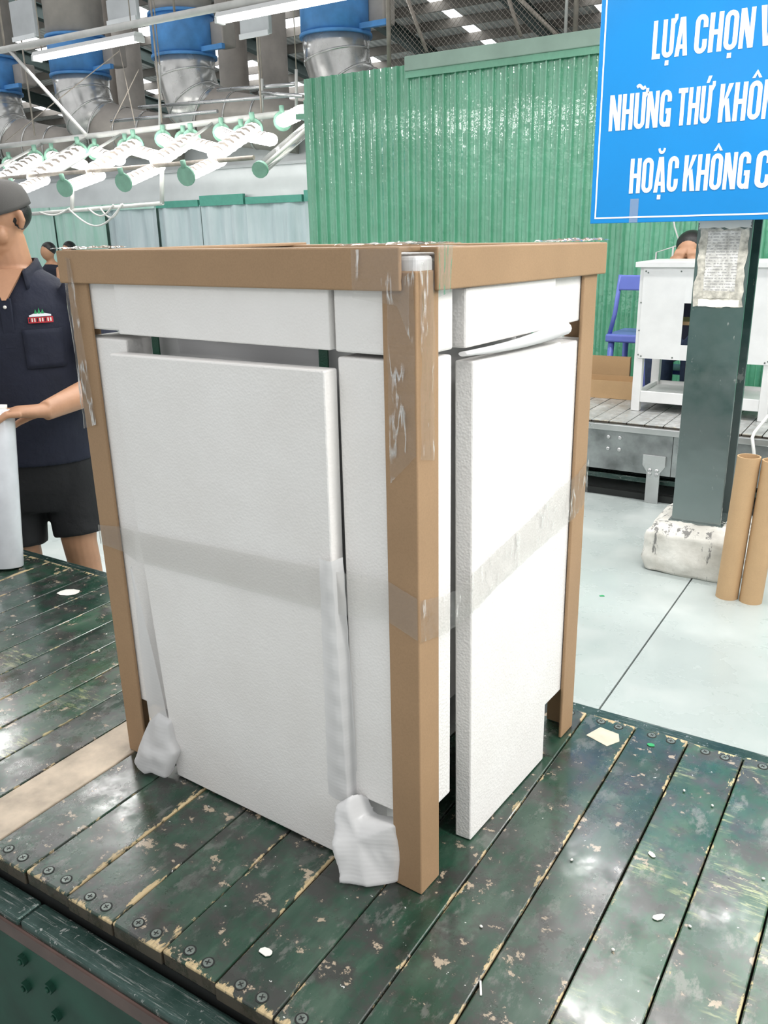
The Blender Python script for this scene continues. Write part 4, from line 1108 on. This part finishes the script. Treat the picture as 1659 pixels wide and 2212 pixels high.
# seated worker bent down behind the cabinet
SP = thing('person', 'person with black hair in jeans bent down behind the white cabinet', 'person', (-.74, 4.50, 0))
q = MB()
q.tube([(0, .10, .66), (0, .12, .80), (0, .08, .98), (0, .03, 1.10)], [(.15,.11), (.145,.10), (.17,.10), (.13,.09)], 20)
q.tube([(0, .03, 1.08), (.0, -.03, 1.16), (0, -.05, 1.2)], [.06, .055, .055], 14)
q.ball((0, -.05, 1.235), (.075, .09, .088), 12)
q.ball((0, -.12, 1.20), (.016, .02, .018), 6)
for s in (-1, 1):
    q.tube([(s*.15, .04, 1.06), (s*.22, -.04, .92), (s*.17, -.15, .93), (s*.06, -.14, 1.12)], [.05, .043, .038, .028], 12)
    q.tube([(s*.06, -.145, 1.11), (s*.045, -.15, 1.16), (s*.03, -.13, 1.20)], [.03, .034, .02], 10)
    for f in range(4):
        q.tube([(s*(.02+.016*f), -.148, 1.18), (s*(.012+.016*f), -.150, 1.215), (s*(.01+.015*f), -.135, 1.24)], [.0095, .009, .0075], 8)
    q.tube([(s*.07, -.15, 1.14), (s*.085, -.15, 1.17), (s*.08, -.14, 1.20)], [.012, .011, .008], 8)
    q.tube([(s*.08, .10, .68), (s*.11, -.10, .66), (s*.10, -.13, .60), (s*.10, -.10, .30), (s*.10, -.09, .05)], [.085, .08, .065, .055, .04], 14)
    q.tube([(s*.10, -.08, .03), (s*.10, -.2, .03)], [.04, .035], 10)
fuse(q.build('body', 'skin', SP), .0065, 3)
hh = MB().ball((0, -.035, 1.262), (.086, .093, .082), 12).ball((0, .0, 1.23), (.08, .075, .08), 10); fuse(hh.build('hair', 'hair', SP), .008, 2)
sh2 = MB().tube([(0, .10, .63), (0, .12, .80), (0, .08, .98), (0, .035, 1.10)], [(.175,.135), (.165,.12), (.19,.118), (.14,.10)], 20)
for s in (-1, 1): sh2.tube([(s*.13, .05, 1.07), (s*.20, -.02, .96)], [.068, .062], 12)
fuse(sh2.build('shirt', 'shirt', SP), .009, 3)
jn = MB()
for s in (-1, 1): jn.tube([(s*.07, .13, .67), (s*.11, -.10, .66), (s*.105, -.14, .61), (s*.10, -.11, .30), (s*.10, -.10, .10)], [.105, .10, .085, .072, .066], 16)
fuse(jn.build('jeans', 'jeans', SP), .009, 3)
ST = thing('stool', 'blue plastic stool under the person behind the cabinet', 'stool', (-.74, 4.60, 0))
BX((-.15, -.14, .50), (.15, .14, .525)).build('seat', 'blue_plastic', ST, .008)
for x in (-.13, .13):
    for y in (-.12, .12): MB().tube([(x, y, .50), (x*1.1, y*1.1, 0)], .016, 8).build('leg', 'blue_plastic', ST)

WF = thing('wire_stand', 'thin white wire stand rising behind the cabinet', 'stand', (-1.0, 4.92, 0))
MB().tube([(-.062, 0, 0), (-.062, 0, 1.206), (.085, 0, 1.252), (.04, 0, 1.36), (.02, 0, 1.45)], .006, 8).build('upright', 'pipe_white', WF)
MB().tube([(.042, 0, 0), (.042, 0, 1.24)], .006, 8).build('brace', 'pipe_white', WF)

# beige hose coming down beside the column
hs = MB().tube([(.0, 3.36, .62), (-.02, 3.35, .5), (-.07, 3.34, .42), (-.10, 3.34, .33), (-.085, 3.345, .295), (-.12, 3.35, .28)], .008, 10)
hs2 = MB()
o = MB().tube([Vector((.12, 3.78, .62)), Vector((-.02, 3.72, .56)), Vector((-.10, 3.60, .47)), Vector((-.13, 3.44, .416)), Vector((-.13, 3.395, .40)), Vector((-.115, 3.385, .34)), Vector((-.10, 3.385, .275)), Vector((-.12, 3.385, .26)), Vector((-.16, 3.39, .255))], .008, 10).build('air_hose', 'pipe_white')
tag(o, 'beige hose hanging over the far conveyor edge beside the column', 'hose')

# ------------------------------------------------------------------ booth lamps, sheets and ducts at the back left
cur = thing('wall_booth', 'pale plastic sheets hung along the far work booth', None, (0, 8.8, 0), kind='structure')
cx = [-13.6, -12.1, -10.8, -9.63, -8.73, -7.86, -6.83, -5.9, -4.9]
for i in range(len(cx)-1):
    a, b_ = cx[i], cx[i+1]
    mt = 'curtain_green' if i < 2 else 'curtain'
    MB().grid(lambda u, v: (lerp(a, b_, u), .03*math.sin(u*9+i)+.02*math.sin(u*23), lerp(.0, 1.80, v)), 24, 6).build('plastic_sheet', mt, cur)
    BX((a+.02, -.06, 1.78), (b_-.02, -.01, 1.87 + (.05 if i in (4, 6) else 0))).build('sheet_hem', 'teal' if i >= 3 else 'curtain_green', cur)
BX((-16, .05, 1.85), (-4.9, .12, 2.26)).build('pale_fascia', 'hood_light', cur)
BX((-16, .0, 2.26), (-4.9, .9, 2.30)).build('booth_roof', 'hood', cur)
BX((-16, .10, 2.26), (-4.9, .16, 2.62)).build('grey_fascia', 'hood', cur)
BX((-16, .2, 0), (-4.9, .25, 1.86)).build('booth_rear', 'curtain_green', cur)

CN = thing('lamp_frame', 'white sloping pipe frame carrying the booth lamps', 'lamp frame', (0, 0, 0))
yl, zl_, yu, zu = 6.0, 2.085, 7.4, 2.66
xu0, xu1 = sight(0, 320, yu).x - 1.0, sight(692, 235, yu).x
xl0, xl1 = sight(0, 392, yl).x - .6, sight(548, 335, yl).x
MB().tube([(xu0, yu, zu), (xu1, yu, zu)], .035, 10).build('upper_pipe', 'pipe_white', CN)
MB().tube([(xl0, yl, zl_), (xl1, yl, zl_)], .022, 8).build('lower_pipe', 'rod', CN)
for px in (90, 185, 262, 460):
    p = sight(px, 320-px*.123+2, yu)
    MB().tube([p, Vector((p.x+.40, yl, zl_))], .018, 8).build('rafter_pipe', 'pipe_white', CN)
for (a, b_) in (((470, 285), (470, 232)), ((346, 60), (346, 300))):
    pass
for px, tp in ((350, 120), (565, 180), (75, 200)):
    p = sight(px, 300-px*.1, yu); MB().tube([p, p + Vector((0, 0, 1.9))], .012, 6).build('hanger_rod', 'rod', CN)
pq = sight(155, 455, 6.3)
MB().tube([sight(58, 463, 6.3), sight(352, 439, 6.3)], .022, 8).build('cable_pipe', 'pipe_white', CN)
for px, t0, t1 in ((156, 405, 455), (350, 355, 439)):
    MB().tube([sight(px, t0, 6.3), sight(px, t1, 6.3)], .024, 8).build('drop_pipe', 'pipe_white', CN)

def booth_lamp(a, b_, label, group, r=.075):
    """trough lamp from a (capped end) to b_"""
    a = Vector(a); b_ = Vector(b_); d = (b_-a); L = d.length; d.normalize()
    t = thing('booth_lamp', label, 'lamp', a, group=group)
    sdv = d.cross(Vector((0,0,1))).normalized(); upd = sdv.cross(d).normalized()
    m = MB(); n = 8; segs = 14
    def gp(u, v):
        s_ = u*L; an = lerp(.16, .84, v)*PI
        scal = 1 + (.12*abs(math.sin(u*segs*PI/2)) if v < .15 or v > .85 else 0)
        return d*s_ + sdv*(r*math.cos(an)*scal) + upd*(r*.8*math.sin(an) - .01*(scal-1)*10)
    m.grid(gp, segs*3, n); m.build('reflector', 'rod', t)
    gw = MB().grid(lambda u, v: d*(u*L) + sdv*(r*.96*math.cos(v*2*PI)*(1+.10*abs(math.sin(u*segs*PI/2)))) + upd*(r*.76*math.sin(v*2*PI)*(1+.10*abs(math.sin(u*segs*PI/2)))), segs*4, 12)
    gw.build('diffuser', 'lamp_soft', t)
    MB().tube([-d*.012, d*.012], r*1.25, 16).build('end_cap', 'green_cap', t)
    MB().tube([upd*r, upd*(r*1.9)], r*.35, 8).build('cap_lug', 'green_cap', t)
    return t
rowA = [((30, 415), (97, 388)), ((140, 406), (217, 378)), ((267, 394), (345, 360)), ((402, 380), (478, 345))]
names = ('leftmost lower booth lamp beside the grey cap', 'second lower booth lamp from the left', 'third lower booth lamp from the left', 'rightmost lower booth lamp above the white pipe')
for i, ((a, b_)) in enumerate(rowA):
    booth_lamp(sight(*a, 5.5), sight(*b_, 6.15), names[i] + ', lit with green end cap', 'lower row of booth lamps')
rowB = [((2, 388), (78, 342)), ((72, 384), (172, 326)), ((200, 368), (292, 312)), ((340, 348), (415, 300)), ((465, 334), (548, 278))]
nb = ('leftmost', 'second', 'third', 'fourth', 'rightmost')
for i, (a, b_) in enumerate(rowB):
    booth_lamp(sight(*b_, 7.2), sight(*a, 6.0), nb[i] + ' long sloping booth lamp in the middle row', 'middle row of booth lamps', .09)
rowC = [((20, 355), (70, 372)), ((112, 337), (178, 356)), ((205, 328), (258, 346)), ((270, 318), (340, 338)), ((352, 300), (380, 318)), ((395, 302), (466, 322)), ((478, 286), (508, 300)), ((520, 290), (586, 302)), ((610, 262), (655, 240))]
for i, (a, b_) in enumerate(rowC):
    booth_lamp(sight(*a, 7.35), sight(*b_, 7.0), 'short booth lamp under the upper pipe, number %s from the left' % ('one two three four five six seven eight nine'.split()[i]), 'upper row of booth lamps', .085)
CT = thing('clear_tube_lamp', 'unlit clear tube at the right end of the lamp frame', 'lamp', sight(562, 366, 5.6))
e_ = sight(697, 248, 7.36) - sight(562, 366, 5.6)
MB().tube([Vector((0,0,0)), e_], .06, 14).build('cover', 'clear', CT)
MB().tube([e_*.02, e_*.98], .02, 8).build('tube', 'pipe_white', CT)
MB().tube([-e_*.01, e_*.012], .075, 14).build('end_cap', 'green_cap', CT)

# loops of white cable on the pipe
for i, (x0, x1, sag) in enumerate(((85, 150, 12), (150, 265, 45), (190, 245, 22), (215, 262, 28))):
    p0 = sight(x0, 458-(x0-85)*.08, 6.27); p1 = sight(x1, 455-(x1-85)*.08, 6.27)
    k = 14
    c = MB().tube([p0.lerp(p1, j/k) - Vector((0, 0, math.sin(j/k*PI)*sag/FOCAL_PX*8.6)) for j in range(k+1)], .011, 6)
    o = c.build('cable_loop', 'pipe_white'); tag(o, ('shortest', 'longest', 'third', 'rightmost')[i] + ' white cable loop hanging from the booth pipe', 'cable', 'cable loops on the booth pipe')

# ventilation ducts
dx = [-6.03, -8.53, -10.65, -12.75]
dl = ('duct partly hidden behind the green partition', 'duct right of the lit batten', 'duct behind the lit batten', 'duct at the left picture edge')
zb = [3.60, 3.65, 3.64, 3.60]
for i, x in enumerate(dx):
    t = thing('ventilation_duct', 'blue banded steel ventilation ' + dl[i], 'duct', (x, 8.5, 0), group='blue ventilation ducts')
    z = zb[i]; R0 = .42
    MB().tube([(0,0,z+.45), (0,0,z+3.5)], R0*.98, 28).build('riser', 'duct_dusty', t)
    MB().tube([(0,0,z), (0,0,z+.5)], R0, 32).build('blue_collar', 'duct_blue', t)
    for zz in (z, z+.5): MB().tube([(0,0,zz-.018), (0,0,zz+.018)], R0+.018, 32).build('collar_ring', 'duct_blue', t)
    BX((R0-.02, .10, z+.10), (R0+.20, .36, z+.40)).build('motor_box', 'duct_dusty', t, .02)
    BX((R0-.04, -.10, z+.02), (R0+.35, -.04, z+.08)).build('arm', 'duct_blue', t)
    sec = [((0,0,z), R0*.97), ((0,0,z-.22), R0*.94), ((.10,.02,z-.55), R0*.95), ((.36,.06,z-.74), R0*.93), ((.72,.12,z-.80), R0*.80), ((1.05,.2,z-.86), R0*.78), ((1.6,.4,z-.95), R0*.76)]
    for part_, (j0, j1), mt in (('elbow', (0, 3), 'duct'), ('outlet', (3, 6), 'duct_dusty')):
        MB().tube([q[0] for q in sec[j0:j1+1]], [q[1] for q in sec[j0:j1+1]], 32).build(part_, mt, t)
    for j in range(1, len(sec)-1):
        pa, pb, pc = Vector(sec[j-1][0]), Vector(sec[j][0]), Vector(sec[j+1][0]); tg = (pc-pa).normalized()
        MB().tube([pb-tg*.012, pb+tg*.012], sec[j][1]+.010, 32).build('seam_ring', 'duct', t)
for i, px in enumerate((505, 590, 232, 278)):
    p = sight(px, 150, 12.0)
    o = MB().tube([(p.x, 12, 0), (p.x, 12, 7.6)], .26, 18).build('exhaust_pipe', 'duct_dusty')
    tag(o, ('brown exhaust pipe right of the nearest elbow', 'brown exhaust pipe left of the green partition', 'brown exhaust pipe behind the lit batten', 'second brown exhaust pipe behind the lit batten')[i], 'pipe', 'brown exhaust pipes')

# light rail with two lit battens
LR = thing('light_rail', 'thin white rail carrying the lit battens under the roof', 'rail', (0, 6, 3.42))
MB().tube([(-10.2, 0, .03), (-4.0, 0, -.02)], .035, 10).build('rail_pipe', 'pipe_white', LR)
MB().tube([(-8.82, 0, 0), (-7.70, 0, -.96)], .02, 8).build('brace_rod', 'pipe_white', LR)
for x in (-8.9, -6.2, -4.4): MB().tube([(x, 0, 0), (x, .05, 3.4)], .012, 6).build('hanger_rod', 'rod', LR)
def batten(x0, x1, y, z, label, watts=0, group='fluorescent battens'):
    t = thing('batten_lamp', label, 'lamp', ((x0+x1)/2, y, z), group=group)
    L = (x1-x0)/2
    m = MB().prism([(-.075, 0), (.075, 0), (.045, .045), (-.045, .045)], lambda a, b, d: (-L+d, a, b), 2*L); m.build('housing', 'white_paint', t)
    for s in (-.035, .035):
        MB().tube([(-L+.03, s, -.022), (L-.03, s, -.022)], .016, 10).build('tube', 'lamp_glow', t)
    for s in (-1, 1): BX((s*L-.015, -.06, -.045), (s*L+.015, .06, .0)).build('lamp_holder', 'white_paint', t)
    if watts:   # the tubes' light
        ld = bpy.data.lights.new('lamp_light', 'AREA'); ld.shape = 'RECTANGLE'; ld.size = 2*L; ld.size_y = .16; ld.energy = watts; ld.color = (1, .985, .96)
        lo = bpy.data.objects.new('lamp_light', ld); COL.objects.link(lo); lo.parent = t; lo.location = (0, 0, -.05)
        MB().tube([(-L+.1, 0, .045), (-L+.1, 0, 1.6)], .006, 6).build('hanger', 'rod', t); MB().tube([(L-.1, 0, .045), (L-.1, 0, 1.6)], .006, 6).build('hanger', 'rod', t)
    return t
batten(-8.36, -6.72, 6, 3.30, 'lit fluorescent batten in front of the second blue duct', 30)
batten(-5.62, -4.1, 6, 3.32, 'lit fluorescent batten at the top edge above the exhaust pipes', 30)
# unseen overhead battens: aisle and far rows read from reflections, others added as fill
n_ = 0; LK = (.95, 1.2, 2.3, .25)  # row gains; near-conveyor row raised to brighten the package's right side
for y, xs_, z in ((1.7, (-4.4, -2.9, -1.4, .1, 1.6, 3.1), 2.6), (3.2, (-1.0, .5, 2.0), 3.15), (-.1, (1.7, 3.2), 2.6), (-2.0, (-1.0, 1.0), 2.6)):
    n_ += 1
    for i, x in enumerate(xs_):
        batten(x-.6, x+.6, y, z, 'overhead fluorescent batten, %s from the left in the row above the %s' % ('first second third fourth fifth sixth'.split()[i], ('aisle', 'far conveyor', 'near conveyor, added as side light', 'open floor, added as fill light')[n_-1]), LAMP_W*LK[n_-1], 'overhead fluorescent battens')

# wire mesh screen above the partition
MS = thing('mesh_screen', 'chain-link wire screen above the green partition', 'wire mesh', (0, WY+.25, 0))
mx0, mx1, mz0, mz1 = -3.4, .2, 2.6, 3.9
pm = MB(); pitch = .042; wr_ = .0016
s0 = mx0 - (mz1-mz0)
while s0 < mx1:
    for sg in (1, -1):
        a = s0 if sg > 0 else s0 + (mz1-mz0)
        za, zb_ = mz0, mz1; xa, xb = a, a + sg*(mz1-mz0)
        def clipx(xa, za, xb, zb_):
            out = []
            for (x, z, x2, z2) in ((xa, za, xb, zb_), (xb, zb_, xa, za)):
                xx = min(max(x, mx0), mx1); out.append((xx, z + (xx-x)*(z2-z)/(x2-x)))
            return out
        (p_, q_) = clipx(xa, za, xb, zb_)
        if abs(p_[0]-q_[0]) > .01: pm.tube([(p_[0], .002*sg, p_[1]), (q_[0], .002*sg, q_[1])], wr_, 3, False)
    s0 += pitch
o = pm.build('mesh_wires', 'rod', MS); o['kind'] = 'stuff'
for x in (-3.4, -1.88, -.3): MB().tube([(x, 0, 2.5), (x, 0, 4.6)], .018, 8).build('post', 'rod', MS)
MB().tube([(-1.95, 0, 2.5), (-1.95, .0, 4.2)], .012, 6).build('post', 'pipe_white', MS)
MB().tube([(-2.45, .02, 3.05), (-1.98, .02, 2.62)], .016, 6).build('brace', 'rod', MS)
for px0, py0, px1, py1 in ((870, 0, 922, 112), (1090, 0, 1125, 80)):
    MB().tube([sight(px0, py0-30, 5.5)-Vector((0, WY+.25, 0)), sight(px1, py1, 5.5)-Vector((0, WY+.25, 0))], .014, 6).build('stay_rod', 'rod', MS)

# two people working far behind
for px, py, y, lab in ((105, 545, 7.3, 'person in dark shirt seated far behind, nearer the grey cap'), (150, 541, 8.3, 'person far behind whose hair just shows above the package')):
    p = sight(px, py, y)
    t = thing('person', lab, 'person', (p.x, y, 0)); z = p.z
    q = MB().ball((0, -.02, z), (.085, .10, .115), 10)
    q.tube([(0, .01, z-.05), (0, .02, z-.17)], [.055, .06], 12)
    q.tube([(0, .02, z-.14), (0, .03, z-.22), (0, .05, z-.45), (0, .08, z-.72)], [(.10,.07), (.18,.10), (.16,.11), (.16,.13)], 16)
    for s in (-1, 1):
        q.tube([(s*.18, .02, z-.22), (s*.24, -.08, z-.45), (s*.14, -.3, z-.45)], [.055, .045, .035], 10)
        q.tube([(s*.09, .05, z-.72), (s*.10, -.36, z-.70), (s*.10, -.34, z-1.0), (s*.10, -.38, .05)], [.09, .07, .055, .04], 10)
    fuse(q.build('body', 'skin', t), .014, 3)
    MB().ball((0, .01, z+.045), (.095, .105, .10), 10).build('hair', 'hair', t)
    v = MB().tube([(0, .02, z-.15), (0, .03, z-.22), (0, .05, z-.45), (0, .08, z-.74)], [(.10,.08), (.20,.12), (.185,.13), (.18,.15)], 16)
    fuse(v.build('shirt', 'shirt', t), .016, 3)
    jn = MB()
    for s in (-1, 1): jn.tube([(s*.09, .07, z-.72), (s*.10, -.36, z-.70), (s*.10, -.35, z-1.0), (s*.10, -.38, .1)], [.11, .09, .075, .06], 10)
    fuse(jn.build('trousers', 'jeans', t), .016, 3)
    k = thing('stool', 'stool under the ' + lab.replace('person ', 'worker '), 'stool', (p.x, y+.08, 0))
    BX((-.15, -.15, z-.86), (.15, .15, z-.82)).build('seat', 'blue_plastic', k, .01)
    for x in (-.13, .13):
        for yy in (-.13, .13): BX((x-.015, yy-.015, 0), (x+.015, yy+.015, z-.86)).build('leg', 'blue_plastic', k)

# pipework and hanging panels between the ducts
PR = thing('pipe_rack', 'thin galvanised pipe rack running behind the duct elbows', 'pipe rack', (0, 0, 0))
for (a, b_, yy) in (((470, 195), (640, 182), 7.8), ((300, 232), (640, 205), 7.8), ((240, 262), (470, 240), 7.8), ((560, 200), (655, 208), 7.6)):
    MB().tube([sight(*a, yy), sight(*b_, yy)], .022, 8).build('cross_pipe', 'galv', PR)
for px, t0, t1 in ((345, 140, 300), (566, 170, 262), (640, 150, 250)):
    p = sight(px, t0, 7.75); MB().tube([p, sight(px, t1, 7.75)], .018, 8).build('upright_pipe', 'pipe_white', PR)
    MB().tube([p, (p.x, p.y, roofz(7.75)-.1)], .007, 6).build('hanger', 'rod', PR)
for i, (x0, y0, x1, y1, lab) in enumerate(((22, 6, 82, 78, 'grey hanging lamp reflector at the upper left corner'), (232, 2, 300, 40, 'grey hanging lamp reflector left of the nearest duct'), (520, 36, 585, 72, 'grey hanging lamp reflector beside the top exhaust pipe'))):
    a = sight(x0, y0, 7.0); c = sight(x1, y1, 7.0)
    t = thing('light_reflector', lab, 'reflector', ((a.x+c.x)/2, 7.0, c.z), group='grey hanging reflectors')
    w = abs(c.x-a.x)/2; h = abs(a.z-c.z)
    BX((-w, -.03, 0), (w, .03, h)).build('sheet', 'hood', t, .01)
    BX((-w, -.05, -.02), (w, -.03, .03)).build('lower_lip', 'hood_light', t)
    MB().tube([(0, 0, h), (0, 0, h+3.0)], .012, 6).build('hanger', 'rod', t)
for i, (a, b_) in enumerate((((258, 110), (12, 305)), ((258, 105), (292, 270)), ((300, 150), (238, 275)))):
    o = MB().tube([sight(*a, 6.9), sight(*b_, 6.9)], .006, 5).build('stay_wire', 'rod'); tag(o, ('long slanting stay wire across the second duct', 'steep stay wire right of the second duct', 'short slanting stay wire between the two ducts')[i], 'wire', 'stay wires between the ducts')
